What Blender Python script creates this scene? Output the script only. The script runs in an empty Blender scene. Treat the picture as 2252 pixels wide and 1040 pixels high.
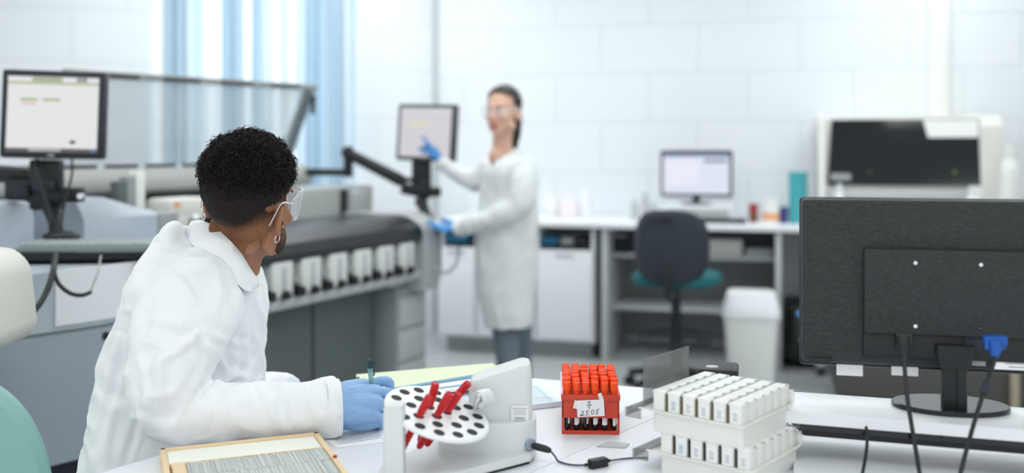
import bpy, bmesh, math, random
import numpy as np
from mathutils import Vector, Matrix, noise
R = math.radians
random.seed(7)
SC = bpy.context.scene
C = SC.collection

# ------------------------------------------------------------------ camera
CAMZ, HOR, FPX = 1.305, 330.0, 2190.0       # eye height, horizon row and focal length in pixels
cd = bpy.data.cameras.new('camera'); cam = bpy.data.objects.new('camera', cd); C.objects.link(cam)
cam.location = (0, 0, CAMZ); cam.rotation_euler = (R(90), 0, 0)
cd.sensor_width = 36.0; cd.lens = 36.0 * FPX / 2252.0
cd.shift_y = (HOR - 520.0) / 2252.0
cd.clip_start = 0.05; cd.clip_end = 100
cd.dof.use_dof = True; cd.dof.focus_distance = 2.0; cd.dof.aperture_fstop = 1.5
SC.camera = cam

# ------------------------------------------------------------------ world, exposure
w = bpy.data.worlds.new('world'); SC.world = w; w.use_nodes = True
bg = w.node_tree.nodes['Background']
bg.inputs[0].default_value = (0.965, 1.0, 0.995, 1); bg.inputs[1].default_value = 0.95
SC.view_settings.view_transform = 'Standard'; SC.view_settings.look = 'None'
SC.view_settings.gamma = 1.0; SC.view_settings.use_curve_mapping = False
SC.view_settings.exposure = 0.12
LAMP_STRENGTH = 5.6
SKY_WATTS = 170.0
try:
    SC.cycles.use_denoising = True
    SC.cycles.max_bounces = 8; SC.cycles.diffuse_bounces = 5; SC.cycles.transparent_max_bounces = 12
    SC.cycles.sample_clamp_indirect = 6.0; SC.cycles.caustics_reflective = False; SC.cycles.caustics_refractive = False
except Exception: pass

# ------------------------------------------------------------------ helpers
def P(px, py, Y):
    return Vector(((px-1126)/FPX*Y, Y, CAMZ-(py-HOR)/FPX*Y))
def ray_line(px, p0, d):
    """parameter t where the plan line p0 + t d crosses the sight line of column px"""
    k = (px-1126)/FPX
    return (k*p0[1]-p0[0])/(d[0]-k*d[1])
def zof(py, Y): return CAMZ-(py-HOR)*Y/FPX
def lin(c):
    c = c/255.0
    return c/12.92 if c <= 0.04045 else ((c+0.055)/1.055)**2.4
def rgb(c): return (lin(c[0]), lin(c[1]), lin(c[2]), 1)

def nodes_of(m):
    m.use_nodes = True
    nt = m.node_tree
    return nt, nt.nodes['Principled BSDF']
def mat(name, c, rough=0.5, metal=0.0, var=0.04, vscale=9.0, bump=0.0, bscale=120.0, spec=0.5, coat=0.0, trans=0.0, alpha=1.0, ior=1.45, sub=0.0, stretch=None, dist=0.002):
    m = bpy.data.materials.new(name); nt, b = nodes_of(m)
    b.inputs['Roughness'].default_value = rough; b.inputs['Metallic'].default_value = metal
    b.inputs['Specular IOR Level'].default_value = spec; b.inputs['Coat Weight'].default_value = coat
    b.inputs['Transmission Weight'].default_value = trans; b.inputs['Alpha'].default_value = alpha
    b.inputs['IOR'].default_value = ior
    if sub:
        b.inputs['Subsurface Weight'].default_value = sub; b.inputs['Subsurface Radius'].default_value = (0.012, 0.005, 0.003); b.inputs['Subsurface Scale'].default_value = 0.6
    tc = nt.nodes.new('ShaderNodeTexCoord'); src = tc.outputs['Object']
    if stretch:
        mp = nt.nodes.new('ShaderNodeMapping'); mp.inputs['Scale'].default_value = stretch
        nt.links.new(src, mp.inputs[0]); src = mp.outputs[0]
    n = nt.nodes.new('ShaderNodeTexNoise'); n.inputs['Scale'].default_value = vscale; n.inputs['Detail'].default_value = 4
    nt.links.new(src, n.inputs['Vector'])
    mx = nt.nodes.new('ShaderNodeMix'); mx.data_type = 'RGBA'
    l = rgb(c)
    mx.inputs[6].default_value = tuple(v*(1-var) for v in l[:3])+(1,)
    mx.inputs[7].default_value = tuple(min(1, v*(1+var)) for v in l[:3])+(1,)
    nt.links.new(n.outputs['Fac'], mx.inputs[0]); nt.links.new(mx.outputs[2], b.inputs['Base Color'])
    if bump:
        n2 = nt.nodes.new('ShaderNodeTexNoise'); n2.inputs['Scale'].default_value = bscale; n2.inputs['Detail'].default_value = 3
        nt.links.new(src, n2.inputs['Vector'])
        bp = nt.nodes.new('ShaderNodeBump'); bp.inputs['Strength'].default_value = bump; bp.inputs['Distance'].default_value = dist
        nt.links.new(n2.outputs['Fac'], bp.inputs['Height']); nt.links.new(bp.outputs[0], b.inputs['Normal'])
    return m
def emat(name, c, strength=1.0):
    m = bpy.data.materials.new(name); nt, b = nodes_of(m)
    b.inputs['Base Color'].default_value = (0.02, 0.02, 0.02, 1); b.inputs['Roughness'].default_value = 0.3
    n = nt.nodes.new('ShaderNodeRGB'); n.outputs[0].default_value = rgb(c)
    nt.links.new(n.outputs[0], b.inputs['Emission Color']); b.inputs['Emission Strength'].default_value = strength
    return m
def clearmat(name, c, opacity, rough=0.1):
    """thin clear sheet: a share of the surface is glossy film, the rest lets light straight through"""
    m = bpy.data.materials.new(name); nt, b = nodes_of(m)
    b.inputs['Base Color'].default_value = rgb(c); b.inputs['Roughness'].default_value = rough
    tr = nt.nodes.new('ShaderNodeBsdfTransparent'); mx = nt.nodes.new('ShaderNodeMixShader')
    lw = nt.nodes.new('ShaderNodeLayerWeight'); lw.inputs['Blend'].default_value = 0.35
    ma = nt.nodes.new('ShaderNodeMath'); ma.operation = 'MULTIPLY_ADD'; ma.use_clamp = True
    ma.inputs[1].default_value = 0.5; ma.inputs[2].default_value = opacity
    nt.links.new(lw.outputs['Facing'], ma.inputs[0])
    nt.links.new(ma.outputs[0], mx.inputs[0]); nt.links.new(tr.outputs[0], mx.inputs[1]); nt.links.new(b.outputs[0], mx.inputs[2])
    nt.links.new(mx.outputs[0], nt.nodes['Material Output'].inputs[0])
    return m

def basis(axis):
    a = Vector(axis).normalized()
    h = Vector((0, 0, 1)) if abs(a.z) < 0.9 else Vector((1, 0, 0))
    x = h.cross(a).normalized(); y = a.cross(x)
    return x, y, a
def catmull(pts, n=6):
    pts = [Vector(p) for p in pts]; out = []
    for i in range(len(pts)-1):
        p0 = pts[max(0, i-1)]; p1 = pts[i]; p2 = pts[i+1]; p3 = pts[min(len(pts)-1, i+2)]
        for k in range(n):
            t = k/n
            out.append(0.5*((2*p1)+(p2-p0)*t+(2*p0-5*p1+4*p2-p3)*t*t+(3*p1-p0-3*p2+p3)*t**3))
    out.append(pts[-1]); return out
def rect_round(w, h, r, n=5):
    out = []
    for cx, cy, a0 in ((w/2-r, h/2-r, 0), (-w/2+r, h/2-r, 90), (-w/2+r, -h/2+r, 180), (w/2-r, -h/2+r, 270)):
        for k in range(n+1):
            a = R(a0+90*k/n); out.append((cx+r*math.cos(a), cy+r*math.sin(a)))
    return out

class MB:
    def __init__(s): s.v = []; s.f = []; s.m = []
    def add(s, vs, fs, m=0):
        o = len(s.v); s.v += [tuple(v) for v in vs]; s.f += [tuple(i+o for i in f) for f in fs]; s.m += [m]*len(fs); return s
    def box(s, c, size, rot=None, m=0, bev=0.0, seg=2):
        bm = bmesh.new(); bmesh.ops.create_cube(bm, size=1)
        for v in bm.verts: v.co = Vector((v.co.x*size[0], v.co.y*size[1], v.co.z*size[2]))
        if bev > 0: bmesh.ops.bevel(bm, geom=list(bm.edges), offset=min(bev, min(size)*0.49), segments=seg, affect='EDGES', profile=0.5)
        M = Matrix.Translation(c) @ (rot.to_4x4() if rot is not None else Matrix.Identity(4))
        bm.verts.index_update()
        s.add([M @ v.co for v in bm.verts], [[v.index for v in f.verts] for f in bm.faces], m); bm.free(); return s
    def cyl(s, p0, p1, r0, r1=None, n=20, m=0, cap=True):
        r1 = r0 if r1 is None else r1
        p0 = Vector(p0); p1 = Vector(p1); x, y, a = basis(p1-p0); vs = []
        for p, r in ((p0, r0), (p1, r1)):
            for k in range(n):
                t = 2*math.pi*k/n; vs.append(p+x*r*math.cos(t)+y*r*math.sin(t))
        fs = [(k, (k+1) % n, n+(k+1) % n, n+k) for k in range(n)]
        if cap: fs += [tuple(range(n))[::-1], tuple(range(n, 2*n))]
        return s.add(vs, fs, m)
    def lathe(s, prof, c=(0, 0, 0), n=24, M=None, m=0, sx=1, sy=1):
        vs = []; fs = []; c = Vector(c)
        for r, z in prof:
            for k in range(n):
                t = 2*math.pi*k/n; p = Vector((r*sx*math.cos(t), r*sy*math.sin(t), z))
                vs.append(c+(M @ p if M is not None else p))
        for i in range(len(prof)-1):
            for k in range(n):
                a = i*n+k; b = i*n+(k+1) % n; fs.append((a, b, b+n, a+n))
        if prof[0][0] > 1e-6: fs.append(tuple(range(n))[::-1])
        if prof[-1][0] > 1e-6: fs.append(tuple(range((len(prof)-1)*n, len(prof)*n)))
        return s.add(vs, fs, m)
    def tube(s, pts, r, n=10, m=0, smooth=0, round_ends=False, sx=1.0):
        if smooth:
            k0 = len(pts); pts2 = catmull(pts, smooth)
            if isinstance(r, (list, tuple)):
                r = [r[min(k0-1, int(i/smooth))]*(1-(i % smooth)/smooth)+r[min(k0-1, int(i/smooth)+1)]*((i % smooth)/smooth) for i in range(len(pts2))]
            pts = pts2
        pts = [Vector(p) for p in pts]; N = len(pts)
        rr = list(r) if isinstance(r, (list, tuple)) else [r]*N
        if round_ends:
            a = (pts[0]-pts[1]).normalized(); b = (pts[-1]-pts[-2]).normalized(); r0, r1 = rr[0], rr[-1]
            pre = []; prr = []
            for t in (80, 55, 28): pre.append(pts[0]+a*r0*math.sin(R(t))); prr.append(r0*math.cos(R(t)))
            post = []; por = []
            for t in (28, 55, 80): post.append(pts[-1]+b*r1*math.sin(R(t))); por.append(r1*math.cos(R(t)))
            pts = pre+pts+post; rr = prr+rr+por; N = len(pts)
        vs = []; fs = []; x = None
        for i in range(N):
            d = (pts[min(i+1, N-1)]-pts[max(i-1, 0)]).normalized()
            if x is None: x, y, _ = basis(d)
            else:
                x = (x-d*x.dot(d)).normalized(); y = d.cross(x)
            for k in range(n):
                t = 2*math.pi*k/n; vs.append(pts[i]+x*rr[i]*sx*math.cos(t)+y*rr[i]*math.sin(t))
        for i in range(N-1):
            for k in range(n):
                a = i*n+k; b = i*n+(k+1) % n; fs.append((a, b, b+n, a+n))
        fs += [tuple(range(n))[::-1], tuple(range((N-1)*n, N*n))]
        return s.add(vs, fs, m)
    def prism(s, poly, z0, z1, M=None, m=0):
        n = len(poly); vs = [Vector((p[0], p[1], z0)) for p in poly]+[Vector((p[0], p[1], z1)) for p in poly]
        if M is not None: vs = [M @ v for v in vs]
        fs = [tuple(range(n))[::-1], tuple(range(n, 2*n))]+[(k, (k+1) % n, n+(k+1) % n, n+k) for k in range(n)]
        return s.add(vs, fs, m)
    def ell(s, c, r, M=None, nu=20, nv=12, m=0):
        prof = [(math.sin(math.pi*i/nv), -math.cos(math.pi*i/nv)) for i in range(nv+1)]
        vs = []; c = Vector(c)
        for q, z in prof:
            for k in range(nu):
                t = 2*math.pi*k/nu; p = Vector((r[0]*q*math.cos(t), r[1]*q*math.sin(t), r[2]*z)); vs.append(c+(M @ p if M is not None else p))
        fs = [(i*nu+k, i*nu+(k+1) % nu, (i+1)*nu+(k+1) % nu, (i+1)*nu+k) for i in range(nv) for k in range(nu)]
        return s.add(vs, fs, m)
    def loft(s, secs, m=0, cap=True, closed=True):
        n = len(secs[0]); vs = [p for q in secs for p in q]; fs = []
        for i in range(len(secs)-1):
            for k in range(n if closed else n-1):
                a = i*n+k; b = i*n+(k+1) % n; fs.append((a, b, b+n, a+n))
        if cap and closed: fs += [tuple(range(n))[::-1], tuple(range((len(secs)-1)*n, len(secs)*n))]
        return s.add(vs, fs, m)
    def quad(s, a, b, c, d, m=0): return s.add([a, b, c, d], [(0, 1, 2, 3)], m)
    def slab(s, corners, t, m=0):
        """thin sheet through four points, thickened downward by t"""
        cs = [Vector(c) for c in corners]; n = (cs[1]-cs[0]).cross(cs[3]-cs[0]).normalized()
        if n.z < 0: n = -n
        vs = cs+[c-n*t for c in cs]
        return s.add(vs, [(0, 1, 2, 3), (7, 6, 5, 4), (0, 4, 5, 1), (1, 5, 6, 2), (2, 6, 7, 3), (3, 7, 4, 0)], m)
    def mesh(s, name):
        me = bpy.data.meshes.new(name); me.from_pydata([tuple(v) for v in s.v], [], s.f); me.polygons.foreach_set('material_index', s.m)
        bm = bmesh.new(); bm.from_mesh(me); bmesh.ops.remove_doubles(bm, verts=bm.verts, dist=1e-6); bmesh.ops.recalc_face_normals(bm, faces=bm.faces); bm.to_mesh(me); bm.free()
        me.update(); return me
    def build(s, name, mats, parent=None, smooth=35, world=False, **kw):
        me = s.mesh(name)
        if world and parent is not None: me.transform(Matrix.Translation(parent.location).inverted())
        return link(name, me, mats, parent, smooth)
def link(name, me, mats, parent=None, smooth=35):
    for m in (mats if isinstance(mats, (list, tuple)) else [mats]): me.materials.append(m)
    if smooth:
        me.polygons.foreach_set('use_smooth', [True]*len(me.polygons))
        try: me.set_sharp_from_angle(angle=R(smooth))
        except Exception: pass
    o = bpy.data.objects.new(name, me); C.objects.link(o)
    if parent is not None: o.parent = parent
    return o
def tag(o, label=None, cat=None, group=None, kind=None):
    if label: o['label'] = label
    if cat: o['category'] = cat
    if group: o['group'] = group
    if kind: o['kind'] = kind
    return o
def thing(name, label, cat, loc=(0, 0, 0), rz=0.0, group=None):
    o = bpy.data.objects.new(name, None); o.empty_display_size = 0.05; C.objects.link(o)
    o.location = loc; o.rotation_euler = (0, 0, rz); return tag(o, label, cat, group)
def struct(name, mb, m, smooth=35): return tag(mb.build(name, m, smooth=smooth), kind='structure')
def dup(o, label=None, loc=None, rz=None, parent=None):
    c = o.copy(); C.objects.link(c)
    if parent is not None: c.parent = parent
    if loc is not None: c.location = loc
    if rz is not None: c.rotation_euler = (0, 0, rz)
    if label: c['label'] = label
    for ch in list(o.children): dup(ch, parent=c)
    return c
def remesh(mb, voxel, smooth=4, name='tmp', factor=0.5):
    me = mb.mesh(name); o = bpy.data.objects.new(name, me); C.objects.link(o)
    r = o.modifiers.new('r', 'REMESH'); r.mode = 'VOXEL'; r.voxel_size = voxel
    if smooth:
        sm = o.modifiers.new('s', 'SMOOTH'); sm.iterations = smooth; sm.factor = factor
    bpy.context.view_layer.update()
    dg = bpy.context.evaluated_depsgraph_get()
    out = bpy.data.meshes.new_from_object(o.evaluated_get(dg)); out.name = name
    bpy.data.objects.remove(o); bpy.data.meshes.remove(me)
    return out
def co_of(me):
    a = np.empty(len(me.vertices)*3); me.vertices.foreach_get('co', a); return a.reshape(-1, 3)
def no_of(me):
    a = np.empty(len(me.vertices)*3); me.vertices.foreach_get('normal', a); return a.reshape(-1, 3)
def set_co(me, a): me.vertices.foreach_set('co', a.ravel()); me.update()
def displace(me, fn):
    co = co_of(me); no = no_of(me)
    d = np.array([fn(Vector(p), Vector(n)) for p, n in zip(co, no)])
    set_co(me, co+no*d[:, None])
def shell(me, keep, off, name='shell'):
    """faces of me where keep(p) holds, moved out by off(p): hair caps, beards"""
    co = co_of(me); no = no_of(me); k = [keep(Vector(p)) for p in co]; idx = {}; vs = []; fs = []
    for p in me.polygons:
        if all(k[i] for i in p.vertices):
            f = []
            for i in p.vertices:
                if i not in idx: idx[i] = len(vs); vs.append(tuple(Vector(co[i])+Vector(no[i])*off(Vector(co[i]))))
                f.append(idx[i])
            fs.append(f)
    m = bpy.data.meshes.new(name); m.from_pydata(vs, [], fs); m.update(); return m
ORD = ['first', 'second', 'third', 'fourth', 'fifth', 'sixth', 'seventh', 'eighth', 'ninth', 'tenth', 'eleventh', 'twelfth']

# ------------------------------------------------------------------ materials
M_ = {}
M_['white'] = mat('white_laminate', (236, 238, 242), 0.35, var=0.015)
M_['table'] = mat('white_table_laminate', (232, 234, 240), 0.3, var=0.012, vscale=4)
M_['tablegrey'] = mat('table_edge', (190, 193, 196), 0.5)
M_['plastic_white'] = mat('white_plastic', (233, 234, 232), 0.4, var=0.015)
M_['plastic_offwhite'] = mat('offwhite_plastic', (226, 225, 219), 0.45, var=0.015)
M_['mixer'] = mat('pale_grey_casing', (214, 218, 218), 0.38, var=0.012)
M_['mixdisc'] = mat('white_disc_plastic', (232, 234, 236), 0.35, var=0.01)
M_['hole'] = mat('dark_hole', (48, 50, 52), 0.8)
M_['black'] = mat('black_plastic', (26, 28, 31), 0.45, bump=0.1, bscale=400)
M_['blackgloss'] = mat('black_gloss', (14, 17, 20), 0.08, spec=0.7)
M_['screenback'] = mat('textured_monitor_back', (42, 46, 47), 0.5, var=0.9, vscale=110, bump=0.6, bscale=500, stretch=(1, 1, 3.0))
M_['darkgrey'] = mat('dark_grey_metal', (92, 102, 102), 0.5)
M_['midgrey'] = mat('mid_grey_casing', (150, 155, 156), 0.5)
M_['lightgrey'] = mat('light_grey_casing', (188, 192, 193), 0.45)
M_['bluegrey'] = mat('blue_grey_casing', (172, 180, 190), 0.45)
M_['palebluegrey'] = mat('pale_blue_casing', (205, 213, 224), 0.45)
M_['steel'] = mat('steel', (200, 202, 205), 0.25, metal=1.0)
M_['silver'] = mat('silver', (225, 225, 228), 0.15, metal=1.0)
M_['red'] = mat('red_rack_plastic', (208, 70, 50), 0.4, var=0.06)
M_['cap'] = mat('orange_red_cap', (250, 84, 32), 0.35, var=0.05, spec=0.5)
M_['redtube'] = mat('red_tube_plastic', (196, 28, 34), 0.2, var=0.06)
M_['blood'] = mat('dark_blood_tube', (26, 22, 26), 0.12, spec=0.6)
M_['paper'] = mat('white_paper', (240, 241, 243), 0.7, var=0.01)
M_['ink'] = mat('black_ink', (25, 26, 34), 0.6)
M_['inkgrey'] = mat('grey_print', (165, 168, 172), 0.7)
M_['formblue'] = mat('blue_print', (160, 196, 216), 0.7)
M_['formpale'] = mat('pale_blue_paper', (222, 233, 240), 0.7)
M_['formdark'] = mat('deep_blue_print', (110, 160, 190), 0.7)
M_['green'] = mat('pale_green_card', (222, 228, 198), 0.65, var=0.02)
M_['wood'] = mat('pale_pine', (232, 205, 165), 0.5, var=0.12, vscale=14, stretch=(1, 8, 8), bump=0.1, bscale=40)
M_['cream'] = mat('cream_card', (238, 238, 228), 0.7)
M_['slides'] = mat('slide_glass_edges', (208, 213, 211), 0.4, var=0.3, vscale=240, spec=0.6)
M_['glove'] = mat('blue_nitrile', (140, 178, 222), 0.5, var=0.05, bump=0.25, bscale=260, dist=0.001)
M_['skin_m'] = mat('brown_skin', (158, 112, 84), 0.5, var=0.1, vscale=60, bump=0.15, bscale=700, dist=0.0006, sub=0.15)
M_['skin_w'] = mat('light_skin', (222, 178, 156), 0.5, var=0.05, vscale=30, sub=0.15)
M_['hair'] = mat('black_brown_hair', (27, 21, 19), 0.55, var=0.35, vscale=200, spec=0.3)
M_['hair_w'] = mat('dark_hair', (34, 29, 29), 0.45, var=0.3, vscale=120)
M_['lens'] = clearmat('clear_lens', (225, 232, 238), 0.16, 0.06)
M_['smoky'] = clearmat('smoky_plastic', (120, 124, 122), 0.32, 0.2)
M_['paneglass'] = clearmat('lid_glass', (196, 206, 210), 0.22, 0.06)
M_['winglass'] = clearmat('window_glass', (235, 245, 250), 0.03, 0.03)
M_['teal'] = mat('teal_plastic', (70, 165, 175), 0.45)
M_['tealdark'] = mat('dark_teal_fabric', (18, 96, 104), 0.8)
M_['mint'] = mat('mint_green_vinyl', (140, 186, 180), 0.4, var=0.03)
M_['beige'] = mat('beige_plastic', (214, 211, 203), 0.45, var=0.02)
M_['charcoal'] = mat('charcoal_fabric', (48, 53, 62), 0.85, var=0.12, vscale=200)
M_['blue'] = mat('blue_plug', (16, 82, 168), 0.4)
M_['bluebox'] = mat('deep_blue_plastic', (25, 105, 140), 0.5)
M_['trouser'] = mat('grey_blue_trousers', (96, 108, 116), 0.8, bump=0.3, bscale=60)
M_['trouser_m'] = mat('dark_trousers', (58, 62, 72), 0.8)
M_['shoe'] = mat('white_shoe', (210, 212, 214), 0.5)
M_['pink'] = mat('pink_plastic', (235, 150, 185), 0.4)
M_['pen'] = clearmat('clear_pen_barrel', (150, 190, 185), 0.55, 0.1)
M_['pengreen'] = mat('dark_green_pen', (38, 70, 66), 0.3)
M_['penink'] = mat('teal_ink', (10, 105, 120), 0.3)
M_['tan'] = mat('tan_wood_leg', (170, 160, 140), 0.5)
M_['lip'] = mat('lips', (190, 96, 92), 0.4)
M_['eye'] = mat('eye_white', (235, 235, 235), 0.2)
M_['iris'] = mat('dark_iris', (40, 28, 22), 0.2)
M_['orange'] = mat('orange_label', (232, 168, 120), 0.5)
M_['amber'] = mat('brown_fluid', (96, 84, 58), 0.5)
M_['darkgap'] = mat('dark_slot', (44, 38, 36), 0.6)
def cloth_mat(name, c):
    m = mat(name, c, 0.85, var=0.012, vscale=20, spec=0.25)
    nt, b = nodes_of(m)
    tc = nt.nodes.new('ShaderNodeTexCoord')
    n = nt.nodes.new('ShaderNodeTexNoise'); n.inputs['Scale'].default_value = 7; n.inputs['Detail'].default_value = 2; n.inputs['Distortion'].default_value = 0.6
    vo = nt.nodes.new('ShaderNodeTexVoronoi'); vo.feature = 'DISTANCE_TO_EDGE'; vo.inputs['Scale'].default_value = 13
    mixv = nt.nodes.new('ShaderNodeMix'); mixv.data_type = 'VECTOR'; mixv.inputs[0].default_value = 0.12
    nt.links.new(tc.outputs['Object'], mixv.inputs[4]); nt.links.new(n.outputs['Color'], mixv.inputs[5]); nt.links.new(mixv.outputs[1], vo.inputs['Vector'])
    nt.links.new(tc.outputs['Object'], n.inputs['Vector'])
    ra = nt.nodes.new('ShaderNodeMapRange'); ra.inputs[2].default_value = 0.22; nt.links.new(vo.outputs['Distance'], ra.inputs[0])
    f = nt.nodes.new('ShaderNodeTexNoise'); f.inputs['Scale'].default_value = 900; nt.links.new(tc.outputs['Object'], f.inputs['Vector'])
    ad = nt.nodes.new('ShaderNodeMath'); ad.operation = 'MULTIPLY_ADD'; ad.inputs[1].default_value = 0.06
    nt.links.new(f.outputs['Fac'], ad.inputs[0]); nt.links.new(ra.outputs[0], ad.inputs[2])
    bp = nt.nodes.new('ShaderNodeBump'); bp.inputs['Strength'].default_value = 0.22; bp.inputs['Distance'].default_value = 0.006
    nt.links.new(ad.outputs[0], bp.inputs['Height']); nt.links.new(bp.outputs[0], b.inputs['Normal'])
    return m
M_['coat'] = cloth_mat('white_nonwoven_coat', (238, 240, 243))
M_['coat_w'] = mat('white_lab_coat', (222, 226, 228), 0.85, var=0.02)

# ================================================================== ROOM
CC = Vector((-0.56, 7.2, 0)); CE = Vector((0.9646, -0.2637, 0)); CN = Vector((-0.2637, -0.9646, 0))
YAW_R = math.atan2(CE.y, CE.x)
def B(s, d, z): return CC+CE*s+CN*d+Vector((0, 0, z))
def bs(px, d): q = CC+CN*d; return ray_line(px, (q.x, q.y), (CE.x, CE.y))
WL = Vector((-3.7, 6.006, 0)); WD = (CC-WL).normalized(); WL = CC-WD*5.4; WN = Vector((WD.y, -WD.x, 0)); YAW_L = math.atan2(WD.y, WD.x)
WLEN = (CC-WL).length
def ls(px, d=0): q = WL+WN*d; return ray_line(px, (q.x, q.y), (WD.x, WD.y))

def tile_mat(name, xoff, zoff=-0.15):
    m = bpy.data.materials.new(name); nt, b = nodes_of(m)
    tc = nt.nodes.new('ShaderNodeTexCoord'); sp = nt.nodes.new('ShaderNodeSeparateXYZ'); cb = nt.nodes.new('ShaderNodeCombineXYZ')
    nt.links.new(tc.outputs['Object'], sp.inputs[0]); nt.links.new(sp.outputs['X'], cb.inputs[0]); nt.links.new(sp.outputs['Z'], cb.inputs[1])
    mp = nt.nodes.new('ShaderNodeMapping'); mp.inputs['Location'].default_value = (xoff, zoff, 0); nt.links.new(cb.outputs[0], mp.inputs[0])
    br = nt.nodes.new('ShaderNodeTexBrick'); br.inputs['Scale'].default_value = 1.0
    br.inputs['Brick Width'].default_value = 0.66; br.inputs['Row Height'].default_value = 0.336; br.inputs['Mortar Size'].default_value = 0.006
    br.inputs['Mortar Smooth'].default_value = 0.2
    br.inputs['Color1'].default_value = rgb((232, 236, 240)); br.inputs['Color2'].default_value = rgb((229, 234, 238)); br.inputs['Mortar'].default_value = rgb((217, 222, 226))
    nt.links.new(mp.outputs[0], br.inputs['Vector']); nt.links.new(br.outputs['Color'], b.inputs['Base Color'])
    b.inputs['Roughness'].default_value = 0.32
    bp = nt.nodes.new('ShaderNodeBump'); bp.inputs['Strength'].default_value = 0.3; bp.inputs['Distance'].default_value = 0.002; bp.invert = True
    nt.links.new(br.outputs['Fac'], bp.inputs['Height']); nt.links.new(bp.outputs[0], b.inputs['Normal'])
    return m
M_['tile_r'] = tile_mat('white_wall_tiles', 0.1); M_['tile_l'] = tile_mat('white_wall_tiles_window_side', 0.3, -0.19)
M_['floor'] = mat('grey_floor_vinyl', (176, 180, 182), 0.35, var=0.04, vscale=6)
M_['ceil'] = mat('white_ceiling', (238, 239, 240), 0.8, var=0.01)
H = 2.9
mb = MB(); mb.box((-0.4, 3.4, -0.02), (10.6, 8.6, 0.04)); struct('floor', mb, M_['floor'])
mb = MB(); mb.box((-0.4, 3.4, H+0.02), (10.6, 8.6, 0.04)); struct('ceiling', mb, M_['ceil'])
# right-hand back wall (local x along the wall, front face at y = 0)
mb = MB(); mb.box((2.5, 0.06, H/2), (5.0, 0.12, H)); o = struct('wall_right', mb, M_['tile_r']); o.location = CC; o.rotation_euler = (0, 0, YAW_R)
# left-hand back wall with its window opening
wx0, wx1, wz0, wz1 = ls(331), ls(783), 0.95, 2.55
mb = MB(); T = 0.16
mb.box((wx0/2, T/2, H/2), (wx0, T, H)); mb.box(((wx1+WLEN)/2, T/2, H/2), (WLEN-wx1, T, H))
mb.box(((wx0+wx1)/2, T/2, wz0/2), (wx1-wx0, T, wz0)); mb.box(((wx0+wx1)/2, T/2, (wz1+H)/2), (wx1-wx0, T, H-wz1))
o = struct('wall_left', mb, M_['tile_l']); o.location = WL; o.rotation_euler = (0, 0, YAW_L)
# window: frame and panes
win = thing('window_1', None, None, WL, YAW_L); win['kind'] = 'structure'
mb = MB(); xm = (wx0+wx1)/2; fw = 0.05
for x in (wx0+fw/2, wx1-fw/2): mb.box((x, 0.11, (wz0+wz1)/2), (fw, 0.05, wz1-wz0), bev=0.004)
for z in (wz0+fw/2, wz1-fw/2): mb.box((xm, 0.11, z), (wx1-wx0, 0.05, fw), bev=0.004)
tag(mb.build('window_frame', M_['plastic_white'], win), kind='structure')
mb = MB(); mb.box((xm, 0.11, (wz0+wz1)/2), (wx1-wx0-0.06, 0.006, wz1-wz0-0.06)); tag(mb.build('window_pane', M_['winglass'], win), kind='structure')
mb = MB(); mb.box((xm, -0.02, wz0-0.02), (wx1-wx0+0.1, 0.28, 0.03), bev=0.005); tag(mb.build('window_sill', M_['white'], win), kind='structure')
# daylight outside the window
ld = bpy.data.lights.new('daylight_outside', 'AREA'); ld.shape = 'RECTANGLE'; ld.size = 2.6; ld.size_y = 2.4; ld.energy = SKY_WATTS; ld.color = (0.94, 0.98, 1.0)
lo = bpy.data.objects.new('daylight_outside', ld); C.objects.link(lo)
lo.location = WL+WD*xm-WN*0.9+Vector((0, 0, 1.9)); lo.rotation_euler = WN.to_track_quat('-Z', 'Z').to_euler()
# side walls of the room, outside the frame
mb = MB(); mb.box((4.35, 3.0, H/2), (0.1, 7.4, H)); struct('wall_side', mb, M_['ceil'])
# trims: corner strip and white pilaster strip
mb = MB(); mb.box((bs(957, 0.02), -0.015, H/2), (0.028, 0.03, H), bev=0.006); o = struct('trim_1', mb, M_['lightgrey']); o.location = CC; o.rotation_euler = (0, 0, YAW_R)
s0, s1 = bs(2042, 0.03), bs(2088, 0.03)
mb = MB(); mb.box(((s0+s1)/2, -0.02, H/2), (s1-s0, 0.04, H), bev=0.004); o = struct('trim_2', mb, M_['plastic_white']); o.location = CC; o.rotation_euler = (0, 0, YAW_R)

# ceiling lamps (the room's own light, plus one added corner fill)
M_['lamp'] = emat('lamp_diffuser', (250, 255, 254), LAMP_STRENGTH)
def lamp(x, y, where):
    t = thing('ceiling_light', 'white flush ceiling light panel '+where, 'ceiling light', (x, y, H-0.05), 0, 'ceiling light panels')
    mb = MB()
    for sx in (-1, 1): mb.box((sx*0.61, 0, 0.02), (0.02, 0.64, 0.05))
    for sy in (-1, 1): mb.box((0, sy*0.31, 0.02), (1.24, 0.02, 0.05))
    mb.build('frame', M_['plastic_white'], t)
    mb = MB(); mb.box((0, 0, 0.015), (1.2, 0.6, 0.01)); mb.build('diffuser', M_['lamp'], t)
for j, y in enumerate((0.5, 3.0, 4.3, 5.6)):
    for i, x in enumerate((-1.9, 0.2, 2.3)):
        lamp(x, y, 'in the %s row, %s' % (('camera', 'second', 'third', 'far')[j], ('left', 'middle', 'right')[i]))

lamp(-0.85, 6.3, 'added to brighten the far left corner by the window')  # extra panel, added to brighten both walls of this corner

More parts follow.
